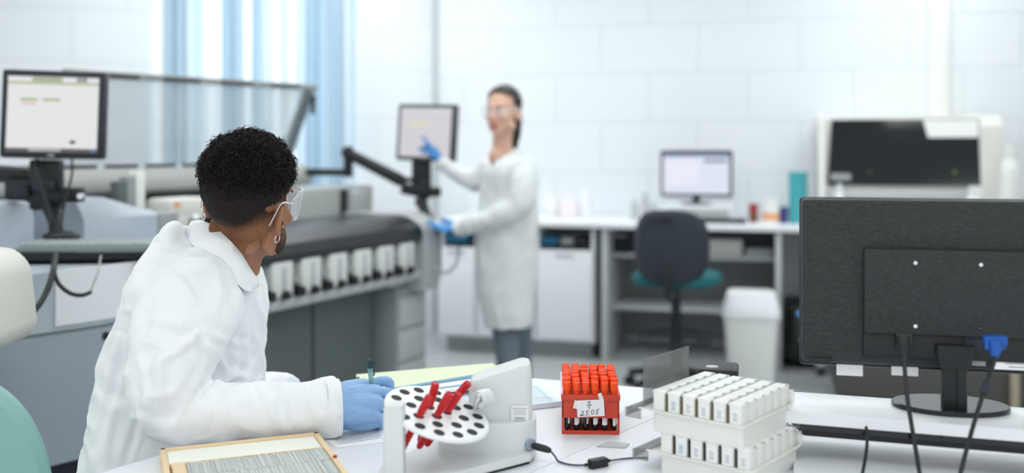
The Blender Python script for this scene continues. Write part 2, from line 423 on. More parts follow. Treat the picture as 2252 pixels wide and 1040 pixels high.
# vertical blind in front of the window
M_['slat'] = []
for i, c in enumerate(((204, 214, 221), (226, 231, 234), (180, 197, 208))):
    m = bpy.data.materials.new('blue_white_blind_fabric_%s' % 'abc'[i]); nt, b = nodes_of(m)
    b.inputs['Base Color'].default_value = rgb(c); b.inputs['Roughness'].default_value = 0.9
    tl = nt.nodes.new('ShaderNodeBsdfTranslucent'); tl.inputs[0].default_value = rgb(c)
    wv = nt.nodes.new('ShaderNodeTexNoise'); wv.inputs['Scale'].default_value = 180
    mr = nt.nodes.new('ShaderNodeMapRange'); mr.inputs[3].default_value = 0.4; mr.inputs[4].default_value = 0.5
    mx = nt.nodes.new('ShaderNodeMixShader'); nt.links.new(wv.outputs['Fac'], mr.inputs[0]); nt.links.new(mr.outputs[0], mx.inputs[0])
    nt.links.new(b.outputs[0], mx.inputs[1]); nt.links.new(tl.outputs[0], mx.inputs[2]); nt.links.new(mx.outputs[0], nt.nodes['Material Output'].inputs[0])
    M_['slat'].append(m)
bl = thing('vertical_blind', 'pale blue vertical slat blind hanging in front of the window', 'blind', WL, YAW_L)
b0, b1 = ls(363, 0.1), ls(790, 0.1)
mb = MB(); mb.box(((b0+b1)/2, -0.1, 2.64), (b1-b0+0.06, 0.045, 0.04), bev=0.005); mb.build('headrail', M_['white'], bl)
rnd = random.Random(3); ns = 21
for i in range(ns):
    x = b0+(b1-b0)*(i+0.5)/ns; a = R(rnd.choice((16, 30, 45, 58, 68, 24)) if i > 2 else 8); wd = 0.089
    mb = MB(); L = []
    for z in (1.02, 2.6):
        q = []
        for k in range(7):
            u = (k/6-0.5)*wd; bow = 0.006*(1-(2*u/wd)**2)
            q.append((u*math.cos(a)-bow*math.sin(a), u*math.sin(a)+bow*math.cos(a), z))
        for k in range(6, -1, -1): q.append((q[k][0]-0.0012*math.sin(a), q[k][1]+0.0012*math.cos(a), z))
        L.append([Vector(p)+Vector((x, -0.1, 0)) for p in q])
    mb.loft(L); mb.build('slat', M_['slat'][rnd.randrange(3) if i > 1 else 2], bl)

# ================================================================== BACK BENCHES
def bthing(name, label, cat, s, d, z=0, group=None):
    return thing(name, label, cat, B(s, d, z), YAW_R, group)      # local +x right along the wall, local -y towards the room
DZ = 0.86
# base cabinet left of the desk (white doors, open drawer slot, shaded edge)
c0, c1 = bs(962, 0.72), bs(1306, 0.72)
cab = bthing('base_cabinet', 'long white lab base cabinet behind the standing woman', 'cabinet', c0, 0.72)
W = c1-c0
mb = MB(); mb.box((W/2, 0.345, DZ-0.0175), (W, 0.73, 0.035), bev=0.004); mb.build('worktop', M_['white'], cab)
mb = MB()
mb.box((W/2, 0.69, 0.46), (W, 0.03, 0.72)); mb.box((W/2, 0.36, 0.115), (W-0.02, 0.62, 0.03))
for x in (0.012, bs(1045, 0.72)-c0, bs(1178, 0.72)-c0, W-0.012): mb.box((x, 0.37, 0.46), (0.024, 0.66, 0.72))
mb.build('carcass', M_['white'], cab)
mb = MB(); mb.box((W/2, 0.40, 0.05), (W-0.06, 0.6, 0.10)); mb.build('plinth', M_['midgrey'], cab)
for a, b_ in ((962, 1044), (1047, 1176), (1179, 1303)):
    x0, x1 = bs(a, 0.72)-c0, bs(b_, 0.72)-c0
    mb = MB(); mb.box(((x0+x1)/2, 0.015, 0.40), (x1-x0-0.006, 0.02, 0.56), bev=0.003); dr = mb.build('door', M_['white'], cab)
    mb = MB(); mb.box(((x0+x1)/2, 0.0, 0.655), (0.12, 0.012, 0.012), bev=0.003); mb.build('handle', M_['lightgrey'], dr)
# boxes in the open slots beneath the worktop
def slotbox(px0, px1, m, label, hgt=0.05, d=0.66):
    x0, x1 = bs(px0, d), bs(px1, d)
    t = bthing('storage_tray', label, 'tray', (x0+x1)/2, d-0.12, 0.705, 'trays in the open cabinet slots')
    mb = MB(); ww = x1-x0
    mb.box((0, 0, 0.005), (ww, 0.24, 0.01)); 
    for sx in (-1, 1): mb.box((sx*(ww/2-0.004), 0, hgt/2), (0.008, 0.24, hgt))
    for sy in (-1, 1): mb.box((0, sy*0.116, hgt/2), (ww, 0.008, hgt))
    mb.build('tray_body', m, t)
slotbox(1188, 1228, M_['bluebox'], 'blue tray in the open slot right of the standing woman')
slotbox(1232, 1262, M_['midgrey'], 'grey tray between a blue and a dark tray in the cabinet slot')
slotbox(1266, 1290, M_['charcoal'], 'dark tray at the right end of the cabinet slot')
slotbox(966, 1030, M_['bluebox'], 'blue tray in the cabinet slot beneath the keyboard tray')

# small white bottles and jars on that worktop
def bottle(name, label, cat, s, d, z, r, h, m, group=None, neck=0.45, capm=None):
    t = bthing(name, label, cat, s, d, z, group)
    mb = MB(); mb.lathe([(0.001, 0), (r*0.95, 0), (r, r*0.1), (r, h*0.68), (r*0.9, h*0.76), (r*neck, h*0.86), (r*neck, h*0.9)], n=18); mb.build('bottle_body', m, t)
    mb = MB(); mb.lathe([(r*neck*1.25, h*0.88), (r*neck*1.25, h), (0.001, h)], n=16); mb.build('bottle_cap', capm or m, t)
    return t
bottle('bottle', 'white plastic bottle on the bench just right of the woman', 'bottle', bs(1215, 0.3), 0.3, DZ, 0.05, 0.16, M_['plastic_white'])
bottle('bottle', 'tall white bottle on the bench left of the low desk monitor', 'bottle', bs(1290, 0.35), 0.35, DZ, 0.045, 0.2, M_['white'])
t = bthing('tissue_box', 'pinkish white tissue box on the bench behind the woman', 'box', bs(1254, 0.3), 0.3, DZ)
mb = MB(); mb.box((0, 0, 0.045), (0.13, 0.1, 0.09), bev=0.004); mb.build('carton', mat('pinkish_carton', (236, 226, 230), 0.7), t)
mb = MB(); mb.loft([[(0.05*math.cos(k*R(30))*f+0.01*math.sin(3*k), 0.02*math.sin(k*R(30))*f, z) for k in range(12)] for f, z in ((0.7, 0.09), (0.9, 0.11), (1.1, 0.14))]); mb.build('tissue', M_['paper'], t)

# ---- desk
d0, d1, DF = bs(1312, 0.75), bs(1768, 0.72), 0.75
desk = bthing('desk', 'white workstation desk with shelves behind the dark swivel chair', 'desk', d0, DF)
W = d1-d0
mb = MB(); mb.box((W/2, DF/2-0.012, DZ-0.0175), (W+0.03, DF, 0.035), bev=0.004); mb.build('desktop', M_['white'], desk)
xr = bs(1712, 0.75)-d0
for x in (0.045, xr): 
    mb = MB(); mb.box((x, DF/2, (DZ-0.036)/2), (0.035, DF-0.03, DZ-0.036), bev=0.003); mb.build('side_panel', M_['lightgrey'], desk)
mb = MB(); mb.box((xr/2+0.02, DF-0.03, 0.44), (xr-0.06, 0.02, 0.8)); mb.build('back_panel', M_['midgrey'], desk)
for z in (0.64, 0.31):
    mb = MB(); mb.box((xr/2+0.022, DF/2+0.08, z), (xr-0.05, DF-0.25, 0.024), bev=0.003); mb.build('shelf', M_['lightgrey'], desk)
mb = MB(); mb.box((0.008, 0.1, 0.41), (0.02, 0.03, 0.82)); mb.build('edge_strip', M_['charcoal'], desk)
# books, boxes on the desk shelf
def shelf_item(px0, px1, h, m, name, label, cat, z=0.652, d=0.5):
    x0, x1 = bs(px0, d), bs(px1, d); t = bthing(name, label, cat, (x0+x1)/2, d, z)
    mb = MB(); mb.box((0, 0.08, h/2), (x1-x0, 0.16, h), bev=0.004); mb.build('carton', m, t)
    mb = MB(); mb.box((0, 0.08, h+0.002), ((x1-x0)*0.96, 0.15, 0.004)); mb.build('lid', M_['white'], t)
shelf_item(1540, 1632, 0.09, M_['plastic_offwhite'], 'box', 'off-white carton on the desk shelf right of the chair back', 'box')
shelf_item(1640, 1700, 0.035, M_['lightgrey'], 'box', 'flat grey box on the desk shelf, beside the off-white carton', 'box')
shelf_item(1345, 1375, 0.1, M_['charcoal'], 'box', 'dark box on the desk shelf left of the chair back', 'box')
# monitor on the desk
def stand_monitor(s, d, z, w, h, label, screen, lift):
    t = bthing('monitor', label, 'monitor', s, d, z)
    mb = MB(); mb.box((0, 0, lift+h/2), (w, 0.035, h), bev=0.008); mb.build('bezel', M_['charcoal'], t)
    mb = MB(); mb.box((0, -0.019, lift+h/2), (w-0.035, 0.002, h-0.04)); 
    mb.box((0, -0.0205, lift+h-0.028), (w-0.035, 0.001, 0.016), m=1)
    mb.box((w*0.27, -0.0205, lift+h*0.78), (w*0.32, 0.001, 0.018), m=2)
    mb.box((-w*0.2, -0.0205, lift+h*0.5), (w*0.45, 0.001, h*0.5), m=3)
    mb.build('screen', screen, t)
    mb = MB(); mb.cyl((0, 0.01, 0.01), (0, 0.01, lift+0.02), 0.022); mb.build('neck', M_['black'], t)
    mb = MB(); mb.lathe([(0.001, 0), (0.1, 0), (0.1, 0.008), (0.03, 0.018), (0.001, 0.018)], n=28, sy=0.75); mb.build('base', M_['black'], t)
    return t
M_['scr_desk'] = emat('screen_lilac', (214, 220, 236), 0.95); M_['scr_bar'] = emat('screen_blue_bar', (90, 110, 160), 0.8)
M_['scr_dark'] = emat('screen_dark_box', (92, 98, 112), 0.8); M_['scr_pale'] = emat('screen_pale', (226, 228, 240), 0.95)
dm = 0.35; s0, s1 = bs(1453, dm), bs(1611, dm); Ym = B((s0+s1)/2, dm, 0).y
rz_ = zof(449, Ym)
t = bthing('monitor_riser', 'white riser box under the desk monitor', 'riser', (s0+s1)/2+0.02, dm, DZ)
mb = MB(); mb.box((0, 0, (rz_-DZ)/2), (0.42, 0.24, rz_-DZ), bev=0.004); mb.build('riser_box', M_['white'], t)
mb = MB(); mb.box((0, -0.121, (rz_-DZ)/2), (0.38, 0.003, (rz_-DZ)*0.6), bev=0.001); mb.build('riser_front', M_['lightgrey'], t)
stand_monitor((s0+s1)/2, dm, rz_, s1-s0, zof(331, Ym)-zof(433, Ym), 'widescreen monitor with lilac screen on the white desk', [M_['scr_desk'], M_['scr_bar'], M_['scr_dark'], M_['scr_pale']], zof(433, Ym)-rz_)
t = bthing('keyboard', 'dark keyboard lying in front of the desk monitor', 'keyboard', bs(1545, 0.58), 0.58, DZ)
mb = MB(); mb.box((0, 0, 0.01), (0.44, 0.15, 0.018), bev=0.004); mb.build('keyboard_body', M_['charcoal'], t)
mb = MB()
for r_ in range(5):
    for c_ in range(14): mb.box((-0.2+c_*0.031, -0.055+r_*0.027, 0.022), (0.025, 0.021, 0.008), bev=0.002, seg=1)
mb.build('keys', M_['black'], t)
# cups, pots and the teal cylinder right of the monitor
def cup(px, d, h, r, m, name, label, cat, m2=None):
    t = bthing(name, label, cat, bs(px, d), d, DZ)
    mb = MB(); mb.lathe([(0.001, 0), (r*0.85, 0), (r, h), (r*0.9, h), (r*0.78, h*0.1), (0.001, h*0.1)], n=20); mb.build('cup_body', m, t)
    if m2:
        mb = MB(); mb.lathe([(r*0.87, h*0.12), (r*0.935, h*0.42), (r*0.955, h*0.42), (r*0.90, h*0.12)], n=20); mb.build('label_band', m2, t)
cup(1657, 0.5, 0.115, 0.03, mat('brown_red_pot', (150, 62, 52), 0.5), 'pot', 'small red and brown pot on the desk beside the white cup', 'pot', M_['amber'])
cup(1697, 0.5, 0.15, 0.06, M_['plastic_white'], 'cup', 'white tub with orange mark on the desk left of the teal cylinder', 'tub', M_['orange'])
cup(1724, 0.52, 0.1, 0.025, mat('navy_plastic', (40, 60, 120), 0.4), 'cup', 'narrow navy blue cup touching the teal cylinder', 'cup')
t = bthing('canister', 'tall teal cylinder standing on the desk right of the monitor', 'canister', bs(1755, 0.5), 0.5, DZ)
Yt = B(bs(1755, 0.5), 0.5, 0).y; hh = zof(378, Yt)-DZ
mb = MB(); mb.lathe([(0.001, 0), (0.052, 0), (0.055, 0.01), (0.055, hh), (0.05, hh), (0.048, 0.02), (0.001, 0.02)], n=28); mb.build('canister_body', M_['teal'], t)
mb = MB(); mb.lathe([(0.0555, hh-0.03), (0.0575, hh-0.025), (0.0575, hh-0.01), (0.0555, hh-0.006)], n=28); mb.build('rim_band', M_['teal'], t)
t = bthing('mouse', 'small dark mouse on the desk beside the keyboard', 'mouse', bs(1632, 0.6), 0.6, DZ)
mb = MB(); mb.ell((0, 0, 0.012), (0.03, 0.05, 0.02)); mb.build('mouse_body', M_['charcoal'], t)
for i, (px, hgt) in enumerate(((1395, 0.08), (1418, 0.11), (1437, 0.07))):
    bottle('bottle', 'little pale bottle on the desk left of the monitor, %s from the left' % ORD[i], 'bottle', bs(px, 0.45), 0.45, DZ, 0.026, hgt*1.6, M_['lightgrey'], 'little bottles left of the desk monitor')

# ---- swivel chair
ch = Vector(P(1487, 600, 5.35)); ch.z = 0
t = thing('swivel_chair', 'dark charcoal swivel chair with teal seat at the white desk', 'chair', ch, R(-22))
def Zc(py): return zof(py, 5.35)
mb = MB(); L = []
# rounded backrest facing the desk; we look at its back
for y, f in ((-0.05, 0.8), (-0.035, 0.96), (0.0, 1.0), (0.03, 0.96), (0.04, 0.8)):
    q = []
    for k in range(28):
        a = 2*math.pi*k/28; ca, sa = math.cos(a), math.sin(a)
        e = 0.62
        x = 0.20*f*math.copysign(abs(ca)**e, ca); z = 0.195*f*math.copysign(abs(sa)**(e+0.1), sa)
        q.append((x, -0.19+y-0.09*(x/0.2)**2*-1, 0.80+z))
    L.append(q)
mb.loft(L); mb.build('backrest', M_['charcoal'], t)
mb = MB(); L = []
for z, f in ((0.585, 0.9), (0.6, 1.0), (0.63, 1.0), (0.645, 0.93)):
    L.append([(0.23*f*math.copysign(abs(math.cos(a))**0.7, math.cos(a)), 0.03+0.22*f*math.copysign(abs(math.sin(a))**0.7, math.sin(a)), z) for a in [2*math.pi*k/32 for k in range(32)]])
mb.loft(L); mb.build('seat', M_['tealdark'], t)
mb = MB(); mb.tube([(0, -0.18, 0.72), (0, -0.21, 0.6), (0, -0.17, 0.55), (0, -0.02, 0.57)], 0.022, smooth=5, sx=1.8); mb.build('back_bracket', M_['black'], t)
mb = MB(); mb.cyl((0, 0, 0.1), (0, 0, 0.4), 0.033); mb.cyl((0, 0, 0.4), (0, 0, 0.585), 0.026); mb.build('gas_column', M_['black'], t)
mb = MB(); pts = [(0.21*math.cos(R(k*15)), 0.21*math.sin(R(k*15)), 0.3) for k in range(25)]; mb.tube(pts, 0.011, n=8)
for k in range(4): mb.cyl((0.02*math.cos(R(90*k)), 0.02*math.sin(R(90*k)), 0.3), (0.21*math.cos(R(90*k)), 0.21*math.sin(R(90*k)), 0.3), 0.008, n=8)
mb.build('foot_ring', M_['black'], t)
for k in range(5):
    a = R(72*k+20); dx, dy = math.cos(a), math.sin(a)
    mb = MB(); mb.tube([(0.03*dx, 0.03*dy, 0.12), (0.16*dx, 0.16*dy, 0.1), (0.29*dx, 0.29*dy, 0.075)], [0.028, 0.024, 0.018], smooth=4); lg = mb.build('base_leg', M_['black'], t)
    mb = MB(); mb.cyl((0.29*dx-0.018*dy, 0.29*dy+0.018*dx, 0.028), (0.29*dx+0.018*dy, 0.29*dy-0.018*dx, 0.028), 0.028); mb.build('caster', M_['black'], lg)

# ---- waste bin
bn = Vector(P(1652, 740, 5.55)); bn.z = 0
t = thing('waste_bin', 'white swing-top waste bin beside the desk', 'bin', bn, R(-14))
mb = MB(); L = [[(x*f, y*f, z) for x, y in rect_round(0.30, 0.24, 0.03)] for f, z in ((0.8, 0.0), (0.82, 0.01), (0.98, 0.40))]; mb.loft(L); mb.build('bin_body', M_['plastic_white'], t)
mb = MB(); L = [[(x*f, y*f, z) for x, y in rect_round(0.30, 0.24, 0.03)] for f, z in ((1.06, 0.385), (1.07, 0.42), (1.0, 0.44), (0.9, 0.5), (0.84, 0.515))]; mb.loft(L); mb.build('bin_lid', M_['white'], t)
mb = MB(); mb.box((0, 0, 0.519), (0.2, 0.15, 0.008), bev=0.003); mb.build('swing_flap', M_['plastic_white'], t)

# ---- PC tower right of the desk
t = bthing('computer_tower', 'black computer tower on the floor right of the desk', 'computer', bs(1762, 0.5), 0.6, 0.0)
hz = zof(672, B(bs(1762, 0.6), 0.6, 0).y)
mb = MB(); mb.box((0.02, 0.2, 0.02+hz/2), (0.24, 0.42, hz-0.04), bev=0.008); mb.build('case', M_['black'], t)
mb = MB(); mb.box((0.02, -0.012, 0.02+hz/2), (0.22, 0.012, hz-0.06), bev=0.004); fp = mb.build('front_panel', M_['blackgloss'], t)
mb = MB(); mb.cyl((0.01, -0.022, 0.17), (0.01, -0.016, 0.17), 0.02); mb.build('power_button', M_['midgrey'], fp)
mb = MB(); mb.box((0.0, -0.02, hz-0.045), (0.05, 0.006, 0.02)); mb.build('blue_light', emat('blue_led', (90, 160, 235), 1.0), fp)
for sx in (-1, 1):
    mb = MB(); mb.box((0.02+sx*0.08, 0.2, 0.01), (0.03, 0.36, 0.02)); mb.build('foot', M_['black'], t)

# ---- analyser bench at the right
e0, e1 = bs(1775, 0.8), 3.75
EB = 0.86
t = bthing('lab_bench', 'white lab bench carrying the analyser at the right wall', 'bench', e0, 0.8)
W = e1-e0
mb = MB(); mb.box((W/2, 0.39, EB-0.02), (W, 0.8, 0.04), bev=0.004); mb.build('worktop', M_['white'], t)
mb = MB(); mb.box((W/2, 0.74, 0.42), (W, 0.03, 0.8)); mb.build('back_panel', M_['darkgrey'], t)
mb = MB(); mb.box((W/2+0.1, 0.25, 0.76), (W-0.25, 0.3, 0.1)); mb.build('apron', M_['darkgrey'], t)
for px, m in ((1806, M_['plastic_white']), (2300, M_['plastic_white'])):
    x = bs(px, 0.78)-e0
    mb = MB(); mb.box((x, 0.05, 0.45), (0.05, 0.05, 0.8), bev=0.006); lg = mb.build('leg', m, t)
    mb = MB(); mb.lathe([(0.03, 0.05), (0.016, 0.04), (0.016, 0.012), (0.032, 0.01), (0.032, 0.0)], c=(x, 0.05, 0), n=16); mb.build('leg_foot', M_['charcoal'], lg)

k0, k1 = bs(1838, 1.35), bs(2330, 1.35)  # added dark box, stands in for the dark bench underside and floor shadow
t = bthing('added_dark_box', 'low dark brown-grey box with tan post, added to darken the area under the black monitor', 'cabinet', k0, 1.35)
mb = MB(); mb.box(((k1-k0)/2, 0.24, 0.29), (k1-k0, 0.44, 0.54), bev=0.006); mb.build('carcass', mat('dark_brown_grey', (84, 82, 78), 0.6), t)
mb = MB(); mb.box(((k1-k0)/2, 0.24, 0.01), (k1-k0-0.04, 0.40, 0.02)); mb.build('plinth', M_['charcoal'], t)
xp = bs(2232, 1.36)-k0
mb = MB(); mb.box((xp, -0.005, 0.28), (0.04, 0.04, 0.56), bev=0.005); mb.build('corner_post', M_['tan'], t)

# ---- benchtop analyser with dark window
an = bthing('analyser', 'white benchtop analyser with large dark glass window', 'analyser', bs(1985, 0.55), 0.55, EB)
A0 = B(bs(1985, 0.55), 0.55, 0)
xl = bs(1800, 0.55)-bs(1985, 0.55); xr = bs(2195, 0.55)-bs(1985, 0.55)
zt = zof(255, A0.y)-EB; zb = zof(408, A0.y)-EB; zw = zof(262, A0.y)-EB
prof = [(0.0, 0.0), (-0.02, 0.03), (-0.02, zb-0.02), (0.06, zt-0.01), (0.08, zt), (0.5, zt-0.02), (0.5, 0)]
def ext(mb, prof, x0, x1, m=0):
    return mb.loft([[(x, y, z) for y, z in prof] for x in (x0, x1)], m=m)
mb = MB(); ext(mb, [(y+0.012, z) for y, z in prof], xl, xr-0.12)
mb.build('casing', M_['plastic_offwhite'], an)
for x0, x1 in ((xl-0.0, xl+0.035), (xr-0.16, xr-0.09)):
    mb = MB(); ext(mb, [(y-0.012, z+0.012) for y, z in prof], x0, x1); mb.build('side_cheek', M_['plastic_white'], an)
mb = MB(); ext(mb, [(-0.01, 0.0), (-0.01, zt*0.9), (0.04, zt), (0.4, zt), (0.4, 0)], xr-0.09, xr+0.02); mb.build('end_panel', M_['plastic_offwhite'], an)
# sloped window: sits on the slope of the profile
p_b = Vector((0, -0.02, zb-0.02+0.02)); p_t = Vector((0, 0.055, zt-0.02))
mb = MB(); L = []
xa, xb = bs(1822, 0.55)-bs(1985, 0.55), bs(2155, 0.55)-bs(1985, 0.55)
n_ = Vector((0, -(p_t.z-p_b.z), p_t.y-p_b.y)).normalized()*0.012
L = [[p_b+Vector((xa-0.008, 0, 0)), p_b+Vector((xb, 0, 0)), p_t+Vector((xb, 0, 0)), p_t+Vector((xa+0.02, 0, 0))]]
L.append([q+n_ for q in L[0]]); mb.loft(L); wn = mb.build('window', M_['blackgloss'], an, smooth=0)
mb = MB(); up = (p_t-p_b)
def wq(u0, u1, v0, v1, m, cut=0.0):
    f = lambda u, v: p_b+up*v+Vector((xa+(xb-xa)*u, 0, 0))+n_*1.12
    return [f(u0+cut, v0), f(u1, v0), f(u1, v1), f(u0, v1)]
mb.add(wq(0.64, 0.995, 0.72, 0.985, 0, 0.03), [(0, 1, 2, 3)]); mb.build('white_label', M_['plastic_white'], wn, smooth=0)
mb = MB(); mb.add(wq(0.015, 0.15, 0.07, 0.17, 0), [(0, 1, 2, 3)]); mb.build('maker_plate', M_['midgrey'], wn, smooth=0)
for u, c_ in ((0.28, (80, 70, 30)), (0.835, (90, 130, 40))):
    mb = MB(); f = p_b+up*0.2+Vector((xa+(xb-xa)*u, 0, 0))+n_; mb.ell(f, (0.008, 0.004, 0.008), nu=12, nv=8); mb.build('indicator_light', emat('led', c_, 1.2), wn)
mb = MB(); mb.box(((xl+xr-0.12)/2, -0.03, zb-0.05), (xr-xl-0.22, 0.03, 0.05), bev=0.006); mb.build('front_ledge', M_['lightgrey'], an)
bottle('bottle', 'translucent white bottle on the bench at the right of the analyser', 'bottle', bs(2222, 0.72), 0.72, EB, 0.055, zof(318, 5.35)-EB, M_['plastic_white'], None, 0.5)
bottle('vial', 'small white vial in front of the analyser, above the black monitor left', 'vial', bs(1846, 0.66), 0.66, EB, 0.025, zof(408, 5.6)-EB, M_['white'])
bottle('vial', 'small white vial in front of the analyser at its lower right', 'vial', bs(2138, 0.68), 0.68, EB, 0.035, zof(418, 5.5)-EB, M_['white'])

# ================================================================== BIG ANALYSER LINE
MO = Vector((-0.413, 5.0, 0)); MU = Vector((0.439, 0.8985, 0)); MV = Vector((-0.8985, 0.439, 0)); YAW_M = math.atan2(MU.y, MU.x)
def mx_(px, b): q = MO+MV*b; return ray_line(px, (q.x, q.y), (MU.x, MU.y))
def mY(x, b): return (MO+MU*x+MV*b).y
def mz(py, x, b): return zof(py, mY(x, b))
ma = thing('laboratory_analyser', 'long grey floor-standing laboratory analyser running behind the seated man', 'analyser', MO, YAW_M)
XL = -2.25
def mbuild(name, mb, m, par=None, smooth=35): return mb.build(name, M_[m] if isinstance(m, str) else m, par or ma, smooth)
# lower cabinet
xs = mx_(690, 0.08)
for x0, x1 in ((XL+0.75, xs-0.006), (xs+0.006, -0.40)):
    mb = MB(); mb.box(((x0+x1)/2, 0.5, 0.39), (x1-x0, 0.84, 0.62), bev=0.012); mbuild('cabinet_panel', mb, 'darkgrey')
mb = MB(); mb.box(((XL+0.75-0.4)/2, 0.52, 0.38), (-0.4-XL-0.8, 0.76, 0.60)); mbuild('cabinet_core', mb, 'black')
mb = MB(); mb.box(((XL+0.75-0.0)/2, 0.52, 0.04), (-XL-0.8, 0.7, 0.08)); mbuild('plinth', mb, 'charcoal')
mb = MB(); mb.box((-0.2, 0.6, 0.37), (0.4, 0.6, 0.66)); mbuild('end_recess', mb, 'charcoal')
# grey drawer column at the far end
mb = MB(); mb.box((-0.14, 0.18, 0.34), (0.27, 0.32, 0.60), bev=0.008); dc = mbuild('end_cabinet', mb, mat('end_cabinet_grey', (158, 166, 168), 0.45))
mb = MB()
for z in (0.2, 0.36, 0.52): mb.box((-0.14, 0.016, z), (0.24, 0.012, 0.145), bev=0.005)
mbuild('drawer_front', mb, 'lightgrey', dc)
mb = MB(); mb.box((-0.14, 0.18, 0.65), (0.24, 0.26, 0.018), bev=0.004); mb.box((-0.05, 0.12, 0.665), (0.05, 0.06, 0.03), bev=0.005); mbuild('paper_tray', mb, 'white', dc)
# sampler shelf, drawers, cover
mb = MB(); mb.box(((XL+0.75)/2+0.0, 0.10, 0.70), (-XL-0.75+0.0, 0.30, 0.045), bev=0.012); mbuild('sampler_shelf', mb, mat('shelf_grey', (176, 180, 180), 0.45))
mb = MB(); mb.box(((XL+0.75)/2, 0.24, 0.80), (-XL-0.75, 0.2, 0.16)); mbuild('sampler_back', mb, 'charcoal')
i = 0; x = -0.354
while x > XL+0.8:
    mb = MB(); mb.box((x+0.062, 0.045, 0.797), (0.134, 0.2, 0.145), bev=0.012); dr = mbuild('sample_drawer', mb, mat('drawer_white', (214, 217, 214), 0.45) if i == 0 else drm)
    if i == 0: drm = dr.data.materials[0]
    mb = MB(); mb.cyl((x-0.026, -0.05, 0.79), (x-0.026, 0.0, 0.79), 0.02, n=6); mb.box((x-0.026, 0.03, 0.79), (0.05, 0.1, 0.04), bev=0.006); mbuild('grey_knob', mb, 'midgrey', dr)
    mb = MB(); mb.cyl((x-0.022, -0.075, 0.742), (x-0.022, 0.02, 0.742), 0.021, n=14); mb.cyl((x+0.068, -0.075, 0.737), (x+0.068, -0.05, 0.737), 0.018, n=14); mbuild('black_knob', mb, 'black', dr)
    mb = MB(); mb.box((x+0.068, -0.058, 0.80), (0.02, 0.006, 0.10), bev=0.002); mbuild('front_rib', mb, 'lightgrey', dr)
    x -= 0.183; i += 1
def mext(mb, prof, x0, x1): return mb.loft([[(x, b, z) for b, z in prof] for x in (x0, x1)])
cov = [(-0.05, 0.872), (-0.065, 0.895), (-0.05, 0.935), (0.0, 0.968), (0.08, 0.985), (0.3, 0.99), (0.3, 0.93), (0.05, 0.92), (-0.02, 0.872)]
mb = MB(); mext(mb, cov, XL+0.8, -0.17); mbuild('dark_cover', mb, mat('smoked_cover', (30, 34, 36), 0.33))
mb = MB(); mb.box(((XL+0.8-0.17)/2, -0.035, 0.868), (-0.17-XL-0.8, 0.03, 0.02), bev=0.004); mbuild('cover_lip', mb, mat('navy_lip', (40, 48, 60), 0.4))
mb = MB(); mext(mb, [(-0.05, 0.62), (-0.07, 0.70), (-0.07, 0.90), (-0.04, 0.95), (0.04, 0.99), (0.5, 0.99), (0.5, 0.62)], -0.165, 0.0); mbuild('end_cheek', mb, 'lightgrey')
# deck and rear hood
mb = MB(); mb.box((-0.78, 0.52, 0.90), (1.56, 0.8, 0.08), bev=0.01); mbuild('deck', mb, 'lightgrey')
mb = MB(); mb.box((XL/2, 0.97, 1.02), (-XL, 0.04, 0.3)); mbuild('rear_panel', mb, 'charcoal')
hood = [(0.74, 1.135), (0.735, 1.16), (0.75, 1.205), (0.78, 1.228), (0.98, 1.232), (0.98, 1.11), (0.78, 1.115)]
mb = MB(); mext(mb, hood, XL, 0.02); hd = mbuild('rear_hood', mb, mat('hood_grey', (172, 174, 171), 0.45))
mb = MB()
for k in range(9): mb.box((-2.1+k*0.22, 0.80, 1.236), (0.16, 0.03, 0.014), bev=0.003)
mbuild('hood_vent', mb, 'charcoal', hd)
# items on the deck belonging to the machine
x0, x1 = mx_(652, 0.45), mx_(812, 0.45)
mb = MB(); mb.box(((x0+x1)/2, 0.52, 1.03), (x1-x0, 0.2, 0.18), bev=0.015); md = mbuild('reagent_module', mb, mat('module_grey', (168, 172, 170), 0.45))
xd = mx_(762, 0.4)
mb = MB(); mb.box((xd, 0.415, 1.04), (0.05, 0.014, 0.13), bev=0.004); mbuild('dark_slot', mb, 'black', md)
mb = MB(); mb.box((xd+0.11, 0.42, 1.03), (0.12, 0.03, 0.14), rot=Matrix.Rotation(R(15), 3, 'X'), bev=0.006); mbuild('grey_flap', mb, 'lightgrey', md)
mb = MB(); mb.tube([(x0-0.05, 0.34, 0.955), (x0+0.1, 0.33, 0.96), (x0+0.28, 0.34, 0.955)], 0.016, smooth=5, round_ends=True); mbuild('white_handle', mb, 'white')
xa, xb = mx_(158, 0.36), mx_(322, 0.36)
mb = MB(); mb.loft([[(x, 0.3, 0.958), (x, 0.3, 1.06), (x, 0.34, zt_), (x, 0.52, zt_), (x, 0.56, 1.06), (x, 0.56, 0.958)] for x, zt_ in ((xa, 1.125), (xa+0.12, 1.135), (xb-0.05, 1.085), (xb, 1.08))])
mbuild('bluish_module', mb, 'bluegrey')
mb = MB(); mb.box((xb+0.05, 0.36, 1.0), (0.1, 0.14, 0.13), bev=0.01); mbuild('side_block', mb, 'midgrey')
xa2 = mx_(365, 0.5); xb2 = mx_(455, 0.5)
mb = MB(); mb.box(((xa2+xb2)/2, 0.55, 1.06), (xb2-xa2, 0.14, 0.09), bev=0.02); mb.box((xa2+0.06, 0.54, 1.0), (0.12, 0.12, 0.12), bev=0.015); ar = mbuild('pipetting_arm', mb, 'plastic_offwhite')
mb = MB(); mb.box((xa2+0.04, 0.478, 1.08), (0.03, 0.006, 0.022)); mb.box((xa2+0.03, 0.477, 0.99), (0.02, 0.006, 0.016)); mbuild('orange_mark', mb, 'orange', ar)
for px in (327, 430):
    x = mx_(px, 0.44); mb = MB(); mb.ell((x, 0.44, 1.02), (0.018, 0.018, 0.018)); mb.cyl((x, 0.44, 0.93), (x, 0.44, 1.01), 0.008); mbuild('chrome_knob', mb, 'silver')
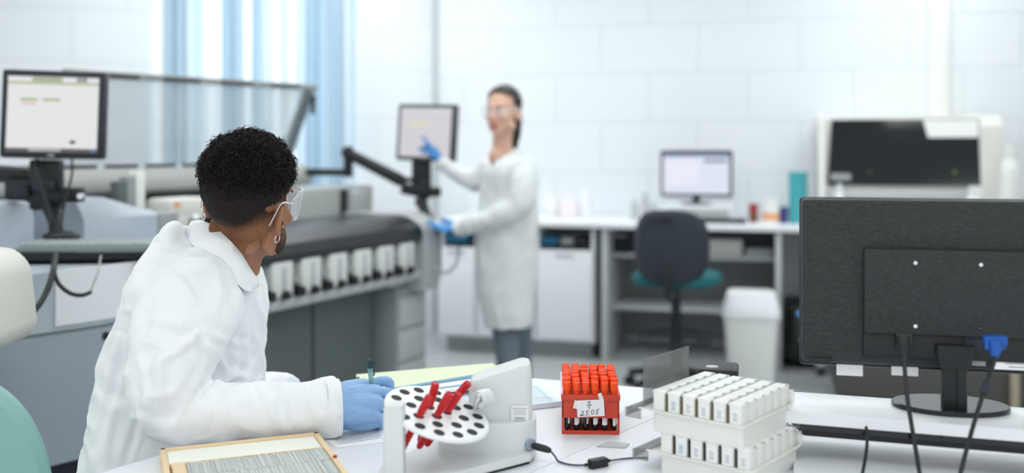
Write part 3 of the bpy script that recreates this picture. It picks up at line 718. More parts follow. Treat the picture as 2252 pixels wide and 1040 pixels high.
for px, hgt, m in ((280, 0.05, 'midgrey'), (300, 0.07, 'plastic_white'), (262, 0.03, 'darkgrey')):
    x = mx_(px, 0.6); mb = MB(); mb.box((x, 0.6, 1.10+hgt/2-0.05), (0.05, 0.05, hgt+0.2), bev=0.006); mbuild('reagent_pack', mb, m)
mb = MB(); mb.box((mx_(400, 0.25), 0.2, 0.955), (0.5, 0.2, 0.03), bev=0.008); mbuild('white_ledge', mb, 'palebluegrey')
# raised glass lid
RT = Matrix.Rotation(-0.019, 3, 'Y')
mb = MB(); mb.box((-0.75, 0.745, 1.627), (1.62, 0.03, 0.03), rot=RT, bev=0.006); lr = mbuild('lid_rail', mb, mat('rail_grey', (150, 152, 150), 0.4))
M_['rail_dark'] = mat('rail_dark', (70, 70, 68), 0.5)
for k in range(4):
    mb = MB(); mb.box((-1.30+k*0.36, 0.735, 1.622+0.019*(0.36*k-0.55)), (0.22, 0.02, 0.022), rot=RT, bev=0.003); mbuild('rail_grip', mb, 'rail_dark', lr)
mb = MB(); mb.quad((-1.54, 0.75, 1.605), (0.02, 0.75, 1.63), (0.0, 0.92, 1.235), (-1.54, 0.92, 1.235)); mb.quad((-1.54, 0.754, 1.605), (0.02, 0.754, 1.63), (0.0, 0.924, 1.235), (-1.54, 0.924, 1.235)); mbuild('lid_pane', mb, 'paneglass', smooth=0)
mb = MB(); mb.loft([[(x, 0.73, 1.64), (x, 0.775, 1.64), (x, 0.95, 1.235), (x, 0.9, 1.235)] for x in (-0.015, 0.03)]); mbuild('lid_side_frame', mb, mat('frame_grey', (112, 122, 126), 0.4))
mb = MB(); mb.cyl((0.04, 0.75, 1.60), (0.04, 0.76, 1.50), 0.012); mbuild('lid_strut', mb, 'black')

# left module with the curved pale housing
lm = thing('analyser_module', 'pale blue-grey curved analyser housing at the left, behind the seated man', 'analyser', (-1.7, 3.3, 0))
plan = [(-1.60, 2.60), (-1.42, 2.74), (-1.315, 2.86), (-1.215, 3.0), (-1.15, 3.2), (-1.13, 3.55), (-1.5, 3.72), (-1.95, 3.2), (-2.35, 2.5), (-1.9, 2.42)]
pl = [(p.x, p.y) for p in catmull([(x, y, 0) for x, y in plan[:6]], 6)]+plan[6:]
cx, cy = -1.6, 3.1
def grow(f): return [(cx+(x-cx)*f, cy+(y-cy)*f) for x, y in pl]
mb = MB(); mb.prism(grow(1.0), 0.40, 0.775); mb.build('housing', mat('housing_bluegrey', (158, 168, 178), 0.45), lm, world=True)
mb = MB(); mb.prism(grow(0.985), 0.775, 0.785); mb.build('seam', M_['midgrey'], lm, world=True)
mb = MB(); mb.prism(grow(1.012), 0.785, 0.955); mb.build('upper_band', mat('band_bluegrey', (184, 193, 203), 0.45), lm, world=True)
mb = MB(); mb.prism(grow(0.9), 0.0, 0.40); mb.build('plinth', M_['charcoal'], lm, world=True)
mb = MB(); ring = [p for p in pl if -1.33 < p[0] and p[1] > 2.84 and p[1] < 3.5]
L = [[(cx+(x-cx)*f, cy+(y-cy)*f, z) for x, y in ring]+[(cx+(x-cx)*1.0, cy+(y-cy)*1.0, z) for x, y in ring[::-1]] for z, f in ((0.80, 1.03), (0.96, 1.03))]
mb.loft(L); mb.build('white_panel', M_['white'], lm, world=True)
q = P(223, 737, 3.0); mb = MB(); mb.cyl(q+Vector((-0.05, 0.02, 0)), q+Vector((0.02, -0.012, 0)), 0.012); mb.build('lock', M_['black'], lm, world=True)
mb = MB(); mb.box((-1.95, 3.35, 1.03), (0.42, 0.5, 0.20), rot=Matrix.Rotation(YAW_M, 3, 'Z'), bev=0.03); mb.build('rear_block', M_['palebluegrey'], lm, world=True)

# ---- left monitor: arm, bracket and screen
ym = 3.3
def scr_mats(): return [emat('ui_white', (232, 231, 231), 0.84), emat('ui_green', (158, 176, 120), 0.85), emat('ui_dark', (96, 92, 96), 0.7), emat('ui_grey', (216, 216, 218), 0.95), emat('ui_red', (214, 170, 168), 0.9), emat('ui_yellow', (226, 212, 168), 0.95), emat('ui_blue', (100, 130, 190), 0.9)]
UI = scr_mats()
def arm_monitor(name_label, cx_, top, bot, pxl, pxr, Y, yaw, roll, ui, arm, tilt=0):
    c = P(cx_, (top+bot)/2, Y); w = (pxr-pxl)*Y/FPX/math.cos(yaw); h = (bot-top)*Y/FPX
    t = thing('monitor', name_label, 'monitor', c, yaw)
    M = Matrix.Rotation(roll, 3, 'Y') @ Matrix.Rotation(tilt, 3, 'X')
    mb = MB(); mb.box((0, 0.02, 0), (w, 0.05, h), rot=M, bev=0.01); bz = mb.build('bezel', M_['bez'], t)
    mb = MB(); b = 0.0215
    def r(x0, x1, y0, y1, m, d):
        a = M @ Vector(((x0+x1)/2*(w/2-b), -0.006-d*0.0008, (y0+y1)/2*(h/2-b)))
        mb.box(a, ((x1-x0)/2*(w-2*b), 0.0008, (y1-y0)/2*(h-2*b)), rot=M, m=m)
    r(-1, 1, -1, 1, 0, 0)
    for x0, x1, y0, y1, m in ui: r(x0, x1, y0, y1, m, 1.2)
    mb.build('screen', UI, t, smooth=0)
    mb = MB(); mb.box(M @ Vector((0, -0.006, -h/2+0.011)), (0.02, 0.002, 0.008), rot=M); mb.build('badge', M_['midgrey'], bz)
    return t, c, w, h
M_['bez'] = mat('blue_black_bezel', (36, 40, 48), 0.45)
ui1 = [(-1, 1, 0.86, 1.0, 3), (-0.48, 0.2, 0.86, 0.99, 1), (0.5, 0.74, 0.87, 0.99, 2), (-1, 1, 0.80, 0.85, 1), (-0.45, 0.15, 0.9, 0.97, 2),
       (-0.72, -0.34, 0.36, 0.42, 1), (-0.68, -0.38, 0.26, 0.31, 4), (-0.22, 0.15, 0.36, 0.42, 1), (-0.2, 0.13, 0.28, 0.34, 3), (-0.2, -0.19, -0.55, 0.28, 3), (0.13, 0.14, -0.55, 0.28, 3), (-0.2, 0.14, -0.56, -0.54, 3),
       (0.36, 0.5, -0.2, -0.08, 3), (0.7, 0.82, -0.22, -0.1, 3), (0.4, 0.52, -0.78, -0.68, 2), (0.74, 0.84, -0.78, -0.7, 3), (-1, 1, -1.0, -0.9, 2), (-0.5, 0.2, -0.98, -0.92, 3), (0.86, 0.98, -0.99, -0.9, 6)]
t, c, w_, h_ = arm_monitor('black-framed monitor with white program window at far left', 117, 155, 349, 8, 224, ym, R(8), R(1.2), ui1, None, R(-3))
# its bracket and arm: one thing standing on the module
br = thing('tray_stand', 'black monitor arm and keyboard tray at the left of the analyser', 'monitor arm', P(110, 520, ym))
def wb(name, mb, m, par, root): return mb.build(name, M_[m] if isinstance(m, str) else m, par, 35, world=False)
def part_w(root, name, mb, m, par=None, smooth=35):
    me = mb.mesh(name); me.transform(Matrix.Translation(root.location).inverted())
    return link(name, me, M_[m] if isinstance(m, str) else m, par or root, smooth)
mb = MB(); a = P(103, 350, ym+0.06); b = P(103, 462, ym+0.06); mb.box((a+b)/2, (0.105, 0.05, (a-b).length), bev=0.012); part_w(br, 'column', mb, 'black')
mb = MB(); q = P(95, 408, ym+0.0); mb.box(q, (0.07, 0.02, 0.03), bev=0.004); part_w(br, 'column_plate', mb, 'charcoal')
mb = MB(); q = P(150, 428, ym+0.05); mb.box(q, (0.10, 0.05, 0.05), bev=0.008); part_w(br, 'side_clamp', mb, 'black')
mb = MB(); q = P(181, 431, ym+0.02); mb.cyl(q, q+Vector((0, -0.02, 0)), 0.009); part_w(br, 'clamp_screw', mb, 'silver')
mb = MB(); mb.box(P(45, 416, ym+0.07), (0.09, 0.06, 0.075), bev=0.015); part_w(br, 'elbow', mb, 'black')
mb = MB(); mb.box(P(48, 420, ym+0.03), (0.05, 0.03, 0.04), bev=0.006); part_w(br, 'elbow_plate', mb, 'charcoal')
mb = MB(); mb.tube([P(-140, 400, ym+0.12), P(-30, 384, ym+0.1), P(55, 384, ym+0.08)], [0.034, 0.034, 0.026], smooth=4, round_ends=True); mb.tube([P(55, 386, ym+0.08), P(90, 386, ym+0.07)], 0.02); part_w(br, 'arm', mb, 'black')
mb = MB(); mb.tube([P(-140, 400, ym+0.12), P(-145, 480, ym+0.14), P(-150, 560, ym+0.16)], 0.03); part_w(br, 'arm_post', mb, 'black')
mb = MB(); mb.tube([P(112, 455, ym+0.05), P(122, 490, ym), P(128, 520, ym-0.05)], [0.03, 0.022, 0.02], smooth=4); mb.ell(P(135, 520, ym-0.05), (0.06, 0.05, 0.02)); part_w(br, 'tray_support', mb, 'black')
tz = zof(545, 3.05)
mb = MB(); mb.loft([[(p.x, p.y, z) for p in (P(42, 545, 3.02), P(345, 545, 3.08), P(345, 545, 3.26), P(42, 545, 3.26))] for z in (tz-0.036, tz-0.012)]); part_w(br, 'tray_plate', mb, 'black')
mb = MB(); mb.loft([[(p.x, p.y, z) for p in (P(45, 545, 3.06), P(338, 545, 3.11), P(338, 545, 3.23), P(45, 545, 3.23))] for z in (tz-0.046, tz-0.036)]); part_w(br, 'tray_rib', mb, 'charcoal')
kb = thing('keyboard', 'grey keyboard on the tray under the left monitor', 'keyboard', P(200, 545, 3.12)); kb.location.z = tz-0.012
kw = 0.40; rk = Matrix.Rotation(R(5), 3, 'Z'); kb.rotation_euler = (R(2), 0, R(5))
mb = MB(); mb.box((0, 0, 0.009), (kw, 0.15, 0.018), bev=0.004); mb.build('keyboard_body', mat('keyboard_grey', (132, 140, 141), 0.5), kb)
mb = MB()
for r_ in range(5):
    for c_ in range(17): mb.box((-0.184+c_*0.023, -0.055+r_*0.027, 0.021), (0.019, 0.021, 0.009), bev=0.002, seg=1)
mb.build('keys', mat('key_grey', (150, 158, 160), 0.5), kb)
ms = thing('tray_strip', 'blue strip pad on the tray behind the left keyboard', 'pad', P(140, 523, 3.22)); ms.location.z = tz-0.012
mb = MB(); mb.box((0, 0, 0.01), (0.1, 0.035, 0.02), bev=0.003); mb.build('pad_body', mat('bright_blue_pad', (80, 150, 200), 0.5), ms)
def cable(name, label, pts, r, m='black', smooth=6, n=8, cat='cable'):
    pts = [Vector(p) for p in pts]
    mb = MB(); mb.tube([p-pts[0] for p in pts], r, n=n, smooth=smooth, round_ends=True)
    o = mb.build(name, M_[m] if isinstance(m, str) else m); o.location = pts[0]; return tag(o, label, cat)
cable('cable', 'thick black cable hanging from the left keyboard tray', [P(122, 560, 2.98), P(119, 585, 2.80), P(112, 615, 2.74), P(98, 650, 2.70), P(78, 680, 2.66), P(40, 720, 2.62), P(-20, 760, 2.58)], 0.0085)
cable('cable', 'looping black cable under the left keyboard tray in front of the white panel', [P(119, 598, 2.77), P(130, 625, 2.75), P(155, 645, 2.75), P(180, 649, 2.76), P(198, 643, 2.78)], 0.006)
cable('cable', 'thin grey cable hanging in front of the white panel', [P(198, 643, 2.78), P(205, 625, 2.80), P(215, 600, 2.84), P(222, 562, 3.0)], 0.0028, 'midgrey')
cable('cable', 'thin black cable down the right of the left monitor column', [P(158, 352, ym+0.03), P(158, 385, ym+0.02), P(146, 430, ym), P(138, 470, ym-0.02), P(134, 515, ym-0.05)], 0.004)
cable('cable', 'black cable curling down the left of the left monitor column', [P(82, 352, ym+0.02), P(84, 385, ym-0.02), P(98, 430, ym-0.03), P(108, 470, ym-0.04), P(112, 522, ym-0.05)], 0.006)

# ---- far monitor on its arm
yf = 5.15
ui2 = [(-0.62, -0.36, 0.3, 0.42, 5), (-0.3, 0.2, 0.34, 0.42, 5), (-1, 1, 0.9, 1.0, 3)]
M_['bez_far'] = mat('dark_grey_bezel', (70, 74, 76), 0.45)
b_keep = M_['bez']; M_['bez'] = M_['bez_far']; UI = [emat('ui2_grey_white', (216, 212, 217), 0.84)]+scr_mats()[1:]
t, c, w_, h_ = arm_monitor('grey-framed monitor the standing woman touches', 936, 229, 354, 870, 1002, yf, R(-24), R(1.5), ui2, None, R(-4))
M_['bez'] = b_keep
ba = thing('jointed_stand', 'black jointed monitor arm reaching left from the far monitor', 'monitor arm', P(925, 420, yf))
mb = MB(); mb.box(P(927, 385, yf+0.06), (0.10, 0.05, 0.17), bev=0.012); mb.box(P(915, 420, yf+0.05), (0.16, 0.05, 0.06), rot=Matrix.Rotation(R(12), 3, 'Y'), bev=0.012); part_w(ba, 'bracket', mb, 'black')
mb = MB(); mb.box(P(955, 422, yf+0.03), (0.07, 0.05, 0.05), bev=0.01); part_w(ba, 'side_clamp', mb, 'black')
mb = MB(); mb.box(P(930, 410, yf+0.02), (0.04, 0.02, 0.08), bev=0.006); part_w(ba, 'bracket_plate', mb, 'charcoal')
mb = MB(); mb.tube([P(763, 336, yf+0.1), P(880, 396, yf+0.08)], [0.03, 0.034], round_ends=True); mb.tube([P(880, 394, yf+0.08), P(912, 396, yf+0.06)], 0.014); part_w(ba, 'upper_arm', mb, 'black')
mb = MB(); mb.cyl(P(766, 335, yf+0.1)+Vector((0, 0, -0.13)), P(766, 322, yf+0.1), 0.024); mb.tube([P(640, 378, yf+0.18), P(755, 379, yf+0.12)], 0.02, round_ends=True); part_w(ba, 'lower_arm', mb, 'black')
mb = MB(); mb.cyl(P(645, 380, yf+0.18), P(645, 400, yf+0.18)+Vector((0, 0, -0.15)), 0.024); part_w(ba, 'arm_post', mb, 'black')
mb = MB(); mb.tube([P(925, 440, yf+0.05), P(935, 465, yf), P(945, 488, yf-0.05)], [0.035, 0.026, 0.024], smooth=4); part_w(ba, 'tray_support', mb, 'black')
mb = MB(); q = P(990, 503, 5.0); mb.box(q, (0.26, 0.22, 0.022), rot=Matrix.Rotation(R(-14), 3, 'Z'), bev=0.006); part_w(ba, 'tray_plate', mb, 'black')
t = thing('keyboard', 'pale keyboard on the tray under the far monitor, beneath the woman\'s hand', 'keyboard', P(985, 498, 5.0), R(-14)); t.location.z = q.z+0.011
mb = MB(); mb.box((-0.01, -0.02, 0.008), (0.2, 0.13, 0.016), bev=0.004); mb.build('keyboard_body', M_['lightgrey'], t)
mb = MB()
for r_ in range(4):
    for c_ in range(8): mb.box((-0.094+c_*0.024, -0.065+r_*0.027, 0.019), (0.02, 0.022, 0.008), bev=0.002, seg=1)
mb.build('keys', M_['plastic_white'], t)
cable('cable', 'pale cable looping beneath the far keyboard tray', [P(948, 545, 4.95), P(955, 585, 4.9), P(980, 600, 4.9), P(1003, 580, 4.9), P(1008, 545, 4.95)], 0.008, 'lightgrey')

# ================================================================== FOREGROUND TABLES
TZ = 0.747
def T(px, py, dz=0.0):
    """point on the table top (or dz above it) along the sight line"""
    Y = (CAMZ-TZ-dz)*FPX/(py-HOR); return P(px, py, Y)
seamA = T(1200, 1024); seamB = T(1422, 926); sd = (seamB-seamA).normalized(); sn = Vector((sd.y, -sd.x, 0))
def seam(t): q = seamA+sd*t; return (q.x, q.y)
bk0 = T(1175, 832); bk1 = T(1400, 851)
bd = (bk1-bk0).normalized()
t_end = ray = None
# where the seam line meets the table's back edge
den = sd.x*bd.y-sd.y*bd.x; w_ = bk0-seamA; ts = (w_.x*bd.y-w_.y*bd.x)/den
polyA = [(-0.86, 1.50), (-0.75, 1.66), (-0.64, 1.83), (-0.52, 2.08), (-0.40, 2.33), (-0.30, 2.40), (bk0.x, bk0.y), seam(ts), seam(-0.55), (-0.4, 1.30)]
t = thing('writing_table', 'white laminate table under the writing man, mixer and red rack', 'table', (-0.1, 1.9, 0))
mb = MB(); mb.prism(polyA, TZ-0.028, TZ); part_w(t, 'tabletop', mb, 'table')
for x, y in ((-0.55, 1.62), (-0.3, 2.28), (0.2, 2.2), (-0.05, 1.45)):
    mb = MB(); mb.cyl((x, y, 0), (x, y, TZ-0.028), 0.025); part_w(t, 'leg', mb, 'steel')
e_ = 0.0015
def seamR(tt): q = seamA+sd*tt+sn*e_; return (q.x, q.y)
polyB = [seamR(-0.55), seamR(ts), (0.62, 2.235), (1.6, 1.93), (1.6, 1.2), (0.05, 1.15)]
t = thing('corner_table', 'white corner table under the vial racks, joined along a thin seam', 'table', (0.8, 1.6, 0))
mb = MB(); mb.prism(polyB, TZ-0.028, TZ); part_w(t, 'tabletop', mb, 'table')
for x, y in ((0.45, 2.15), (1.4, 1.8), (1.4, 1.3), (0.3, 1.3)):
    mb = MB(); mb.cyl((x, y, 0), (x, y, TZ-0.028), 0.025); part_w(t, 'leg', mb, 'steel')
t = thing('cable_flap', 'small grey cable flap at the seam beside the lower smoky clip', 'flap', T(1345, 976))
a = t.location.copy(); mb = MB(); mb.slab([v-a for v in (T(1312, 980, 0.003), T(1336, 970, 0.003), T(1384, 974, 0.003), T(1374, 983, 0.003))], 0.003); mb.build('flap_plate', M_['lightgrey'], t, 0)

# ---- raised shelf carrying the monitor
SZ = 0.846
sh = thing('monitor_shelf', 'white raised shelf carrying the black monitor at the right', 'shelf', (0.9, 1.72, TZ))
def SP(x, f):  # f: 0 front edge .. 1 back edge
    return Vector((x, (1.748-(x-0.49)*0.3257)*(1-f)+(1.893-(x-0.531)*0.3115)*f, 0))
def sq(x0, x1, f0, f1): return [(p.x, p.y) for p in (SP(x0, f0), SP(x1, f0), SP(x1, f1), SP(x0, f1))]
mb = MB(); mb.prism(sq(0.43, 1.35, 0, 1), SZ-0.02, SZ); part_w(sh, 'board', mb, 'white')
mb = MB(); mb.prism(sq(0.515, 1.34, 0.12, 0.95), SZ-0.045, SZ-0.0205); part_w(sh, 'drawer_tray', mb, 'black')
mb = MB(); mb.prism(sq(0.505, 1.34, 0.04, 0.12), SZ-0.032, SZ-0.0205); part_w(sh, 'tray_lip', mb, 'blackgloss')
for x in (0.455, 1.325):
    mb = MB(); mb.prism(sq(x-0.012, x+0.012, 0.1, 0.9), TZ, SZ-0.02); part_w(sh, 'support', mb, 'white')
# ---- black monitor seen from behind
YAWM = R(-13); mc = Vector((0.778, 1.765, 0))
mo = thing('monitor', 'large black monitor seen from behind on the white shelf', 'monitor', (mc.x, mc.y, SZ), YAWM)
zt, zb, mw = 1.219-SZ, 0.912-SZ, 0.516
zc, mh = (zt+zb)/2, zt-zb
def mloc(px, py, d=0.0):
    """local (x, z) on the monitor's back plane (local -y faces the camera)"""
    ca, sa = math.cos(YAWM), math.sin(YAWM); p0 = (mc.x+sa*d, mc.y-ca*d)
    x = ray_line(px, p0, (ca, sa)); Y = p0[1]+sa*x
    return x, zof(py, Y)-SZ
mb = MB(); mb.box((0, 0.012, zc), (mw, 0.02, mh), bev=0.006); mb.build('front_bezel', M_['black'], mo)
mb = MB(); mb.box((0, -0.006, zc+0.004), (mw-0.004, 0.03, mh-0.012), bev=0.008); mb.build('back_shell', M_['screenback'], mo)
xv, z1 = mloc(1899, 545, 0.035); xv2, z2 = mloc(1899, 733, 0.035)
mb = MB(); mb.box((0, -0.028, (z1+z2)/2), (-2*xv, 0.02, z1-z2), bev=0.006); vp = mb.build('mount_panel', M_['screenback'], mo)
for px, py in ((2013, 578), (2157, 582), (2013, 717), (2155, 722)):
    x, z = mloc(px, py, 0.039); mb = MB(); mb.cyl((x, -0.037, z), (x, -0.041, z), 0.0034, n=12); mb.box((x, -0.0413, z), (0.005, 0.0008, 0.001)); mb.build('screw', M_['silver'], vp)
x0, z0 = mloc(1905, 740, 0.02); 
mb = MB(); mb.box((0, -0.022, z2-0.02), (-2*xv, 0.012, 0.045), bev=0.004); ps = mb.build('port_strip', M_['black'], mo)
x, z = mloc(1987, 750, 0.03); mb = MB(); mb.box((x, -0.03, z), (0.028, 0.014, 0.03), bev=0.003); mb.build('power_socket', M_['blackgloss'], ps)
x, z = mloc(2140, 752, 0.03); mb = MB(); mb.box((x, -0.028, z), (0.03, 0.006, 0.035), bev=0.003); mb.build('port_cover', M_['charcoal'], ps)
mb = MB(); x, z = mloc(2210, 800, 0.03); mb.box((x+0.02, -0.024, z), (0.075, 0.0012, 0.022)); st = mb.build('sticker', M_['paper'], mo)
mb = MB()
for k in range(3): mb.box((x+0.022, -0.0248, z+0.006-k*0.006), (0.05-0.01*k, 0.0004, 0.0022))
mb.build('sticker_print', M_['inkgrey'], st)
mb = MB(); x2, z2b = mloc(2155, 790, 0.03); mb.box((x2, -0.022, z2b), (0.022, 0.0012, 0.026)); mb.build('small_sticker', M_['midgrey'], mo)
mb = MB(); x, z = mloc(1803, 793, 0.02); mb.box((x, -0.02, z), (0.04, 0.008, 0.012), bev=0.002); mb.build('corner_clip', M_['black'], mo)
for a_, b_ in ((1840, 1898), (1961, 2020)):
    xa, za = mloc(a_, 812, 0.0); xb, _ = mloc(b_, 818, 0.0); mb = MB(); mb.box(((xa+xb)/2, 0.003, za-0.001), (xb-xa, 0.001, 0.02)); mb.build('paper_tab', M_['paper'], mo)
# neck and base
mb = MB(); mb.box((0, -0.025, 0.06), (0.04, 0.028, 0.115), bev=0.005); mb.box((0.009, -0.040, 0.058), (0.013, 0.004, 0.10), bev=0.0015); mb.build('neck', M_['black'], mo)
mb = MB(); L = [[(x*f, -0.03+y*f2, z) for x, y in rect_round(0.068, 0.03, 0.006)] for f, f2, z in ((0.62, 0.9, 0.080), (0.92, 1.0, 0.102), (0.92, 1.0, 0.120))]; mb.loft(L); mb.build('neck_collar', M_['black'], mo)
mb = MB(); mb.lathe([(0.001, 0), (0.97, 0), (1.0, 0.3), (1.0, 0.8), (0.975, 1.0), (0.001, 1.0)], n=56, M=Matrix.Diagonal((0.0985, 0.0675, 0.009)), c=(0, 0.008, 0.0)); mb.build('base', mat('base_black', (34, 37, 40), 0.22), mo)
# cables of the monitor
def W(px, py, Y): return P(px, py, Y)
t = thing('power_cable', 'black power cable hanging straight from the black monitor, left of its stand', 'cable', W(1987, 752, 1.71))
o_ = t.location.copy()
mb = MB(); mb.tube([v-o_ for v in (W(1988, 780, 1.70), W(1991, 830, 1.68), W(1996, 880, 1.655), W(2004, 930, 1.64), W(2014, 990, 1.62), W(2024, 1050, 1.60), W(2030, 1090, 1.57))], 0.0036, smooth=6, n=10); mb.build('cord', M_['black'], t)
mb = MB(); mb.tube([v-o_ for v in (W(1986, 742, 1.715), W(1987, 758, 1.708), W(1988, 772, 1.704), W(1989, 790, 1.70))], [0.011, 0.011, 0.0075, 0.005], n=12); mb.build('plug', M_['black'], t)
t = thing('video_cable', 'black video cable with blue plug hanging from the black monitor', 'cable', W(2187, 760, 1.65))
o_ = t.location.copy()
mb = MB(); mb.tube([v-o_ for v in (W(2189, 785, 1.635), W(2180, 815, 1.625), W(2166, 855, 1.615), W(2150, 905, 1.60), W(2135, 955, 1.585), W(2120, 1010, 1.57), W(2108, 1060, 1.55))], 0.0036, smooth=6, n=10); mb.build('cord', M_['black'], t)
mb = MB(); mb.box(W(2188, 748, 1.652)-o_, (0.036, 0.02, 0.016), rot=Matrix.Rotation(YAWM, 3, 'Z'), bev=0.003); mb.tube([v-o_ for v in (W(2188, 752, 1.648), W(2189, 772, 1.642), W(2188, 786, 1.636))], [0.012, 0.0095, 0.005], n=12)
for sx in (-1, 1): mb.cyl(W(2188+sx*17, 740, 1.65)-o_, W(2188+sx*17, 768, 1.645)-o_, 0.0042, n=10)
mb.build('blue_plug', M_['blue'], t)
mb = MB(); mb.tube([v-o_ for v in (W(2171, 842, 1.618), W(2163, 866, 1.612))], 0.0065, n=12); mb.build('ferrite_bead', M_['charcoal'], t)
cable('cable', 'thin black cable dropping below the front of the white shelf', [W(1905, 940, 1.69), W(1907, 965, 1.685), W(1905, 995, 1.66), W(1897, 1040, 1.62), W(1890, 1075, 1.58)], 0.0028)
# flat pale keyboard tray under the shelf
t = thing('document_tray', 'flat pale grey document board lying under the white shelf', 'tray', (0.85, 1.63, TZ), R(-15))
mb = MB(); mb.box((0, 0.06, 0.006), (0.75, 0.2, 0.012), bev=0.003); mb.build('board', mat('pale_board', (226, 229, 232), 0.4), t)
mb = MB(); mb.box((0, -0.042, 0.006), (0.75, 0.004, 0.007)); mb.build('grey_edge', M_['lightgrey'], t)
t = thing('marker_pen', 'pink marker pen end on the shelf at the right edge', 'pen', (0, 0, 0)); q = SP(0.875, 0.25); t.location = (q.x, q.y, SZ+0.006)
mb = MB(); mb.tube([(-0.0, -0.0, 0), (0.04, 0.012, 0)], 0.006, round_ends=True); mb.build('barrel', M_['pink'], t)
mb = MB(); mb.tube([(0.04, 0.012, 0), (0.12, 0.036, 0)], 0.0055, round_ends=True); mb.build('pen_cap', M_['white'], t)

# ---- small black device behind the vial racks
q = P(1578, 812, 2.06); t = thing('device_box', 'small black box with grey oval button behind the vial racks', 'device', (q.x, q.y, TZ), R(-14))
hh = q.z-TZ
mb = MB(); mb.box((0, 0.04, hh/2), (0.082, 0.085, hh), bev=0.006); mb.build('case', mat('black_matte_case', (40, 41, 43), 0.5), t)
mb = MB(); mb.lathe([(0.001, 0), (0.011, 0), (0.010, 0.002), (0.001, 0.002)], c=(-0.012, 0.02, hh), n=20, sx=1.25); mb.build('oval_button', M_['lightgrey'], t)

# ================================================================== RED TUBE RACK
rk0 = T(1299, 955); RYAW = R(-2.5)
rk = thing('tube_rack', 'red test tube rack full of orange-capped blood tubes', 'rack', rk0, RYAW)
RW, RD, RH = 0.112, 0.187, 0.0775
mb = MB()
mb.box((0, RD/2, 0.002), (RW, RD, 0.004), bev=0.001)
for sx in (-1, 1):
    mb.box((sx*(RW/2-0.0015), RD/2, 0.055), (0.003, RD, 0.045)); mb.box((sx*(RW/2-0.0015), 0.003, 0.02), (0.004, 0.006, 0.04)); mb.box((sx*(RW/2-0.0015), RD-0.003, 0.02), (0.003, 0.006, 0.04))
for y in (0.0015, RD-0.0015):
    mb.box((0, y, 0.051), (RW, 0.003, 0.038))
mb.box((0, 0.0, RH-0.0058), (RW+0.002, 0.006, 0.0115), bev=0.001); mb.box((0, RD, RH-0.0058), (RW+0.002, 0.006, 0.0115), bev=0.001)
for sx in (-1, 1): mb.box((sx*RW/2, RD/2, RH-0.0058), (0.004, RD, 0.0115), bev=0.001)
mb.box((0, 0.0012, 0.0035), (RW+0.001, 0.004, 0.007), bev=0.001)
for k in range(1, 6): mb.box((-RW/2+k*RW/6, 0.0005, 0.05), (0.0012, 0.003, 0.036))
mb.build('rack_body', M_['red'], rk)
mb = MB()
for k in range(7): mb.box((-RW/2+0.002+k*(RW-0.004)/6, RD/2, RH-0.004), (0.0014, RD-0.006, 0.006))
for k in range(1, 10): mb.box((0, 0.006+k*0.0175, RH-0.004), (RW-0.006, 0.0014, 0.006))
mb.build('divider_grid', mat('pale_red_grid', (222, 120, 104), 0.4), rk)
mb = MB(); mb.box((-RW/2-0.0005, RD/2, RH+0.0015), (0.0045, RD-0.006, 0.004)); mb.build('rim_glint_strip', mat('painted_rim_glint', (236, 226, 238), 0.5), rk)  # lilac-white strip paints the light reflected by the left rim
# handwritten note
nt_ = thing('paper_note', 'white handwritten note taped to the front of the red rack', 'note', rk0+Vector((-0.002, -0.0036, 0.052)), RYAW)
RN = Matrix.Rotation(R(-3.0), 3, 'Y')
mb = MB(); mb.box((0.0015, 0, 0), (0.0535, 0.0004, 0.0325), rot=RN); mb.build('paper', M_['paper'], nt_, 0)
mb = MB(); mb.box((-0.0275, 0.0004, 0.007), (0.008, 0.0003, 0.016), rot=Matrix.Rotation(R(12), 3, 'Y')); mb.build('tape', mat('white_tape', (232, 226, 220), 0.5), nt_, 0)
mb = MB(); mb.box((0.0215, 0.0003, 0.0215), (0.008, 0.0003, 0.017), rot=Matrix.Rotation(R(-18), 3, 'Y')); mb.build('tape', mat('white_tape_strip', (232, 232, 230), 0.5), nt_, 0)
def stroke(mb, pts, r=0.00052):
    mb.tube([RN @ Vector((x, -0.0004, z)) for x, z in pts], r, n=6, smooth=5, round_ends=False)
mb = MB(); s = 1.0
# 7 with a bar
stroke(mb, [(-0.004, 0.0105), (-0.003, 0.0128), (-0.0012, 0.0118), (0.0015, 0.0138), (-0.0002, 0.008), (-0.0018, 0.0025), (-0.0022, 0.0008), (-0.0005, 0.0003), (0.0008, 0.001)])
stroke(mb, [(-0.0055, 0.0058), (-0.001, 0.0062), (0.0045, 0.0072)])
def num(mb, ch, x, z, k=1.0):
    G = {'2': [(-0.002, 0.0062), (-0.0005, 0.0085), (0.0016, 0.008), (0.0018, 0.006), (0.0, 0.0028), (-0.003, 0.0004), (-0.0048, 0.0006), (-0.0042, 0.0018), (-0.002, 0.0012), (0.0008, -0.0004), (0.003, 0.0008)],
         '0': [(0.0022, 0.0082), (-0.0008, 0.0076), (-0.0024, 0.0042), (-0.0014, 0.001), (0.001, 0.0008), (0.0026, 0.0042), (0.0028, 0.0072), (0.001, 0.0084)],
         '5': [(0.0, 0.0082), (-0.0012, 0.0052), (-0.0014, 0.0046), (0.0006, 0.0048), (0.0016, 0.0028), (0.0004, 0.0004), (-0.0018, 0.0), (-0.0026, 0.0008)], '5b': [(0.0, 0.0082), (0.002, 0.0084), (0.0048, 0.0092)]}
    stroke(mb, [(x+a*k, z+b*k) for a, b in G[ch]])
num(mb, '2', -0.0145, -0.0135); num(mb, '5', -0.006, -0.0128); num(mb, '5b', -0.006, -0.0128); num(mb, '0', 0.0046, -0.0118); num(mb, '5', 0.0138, -0.0115); num(mb, '5b', 0.0138, -0.0115)
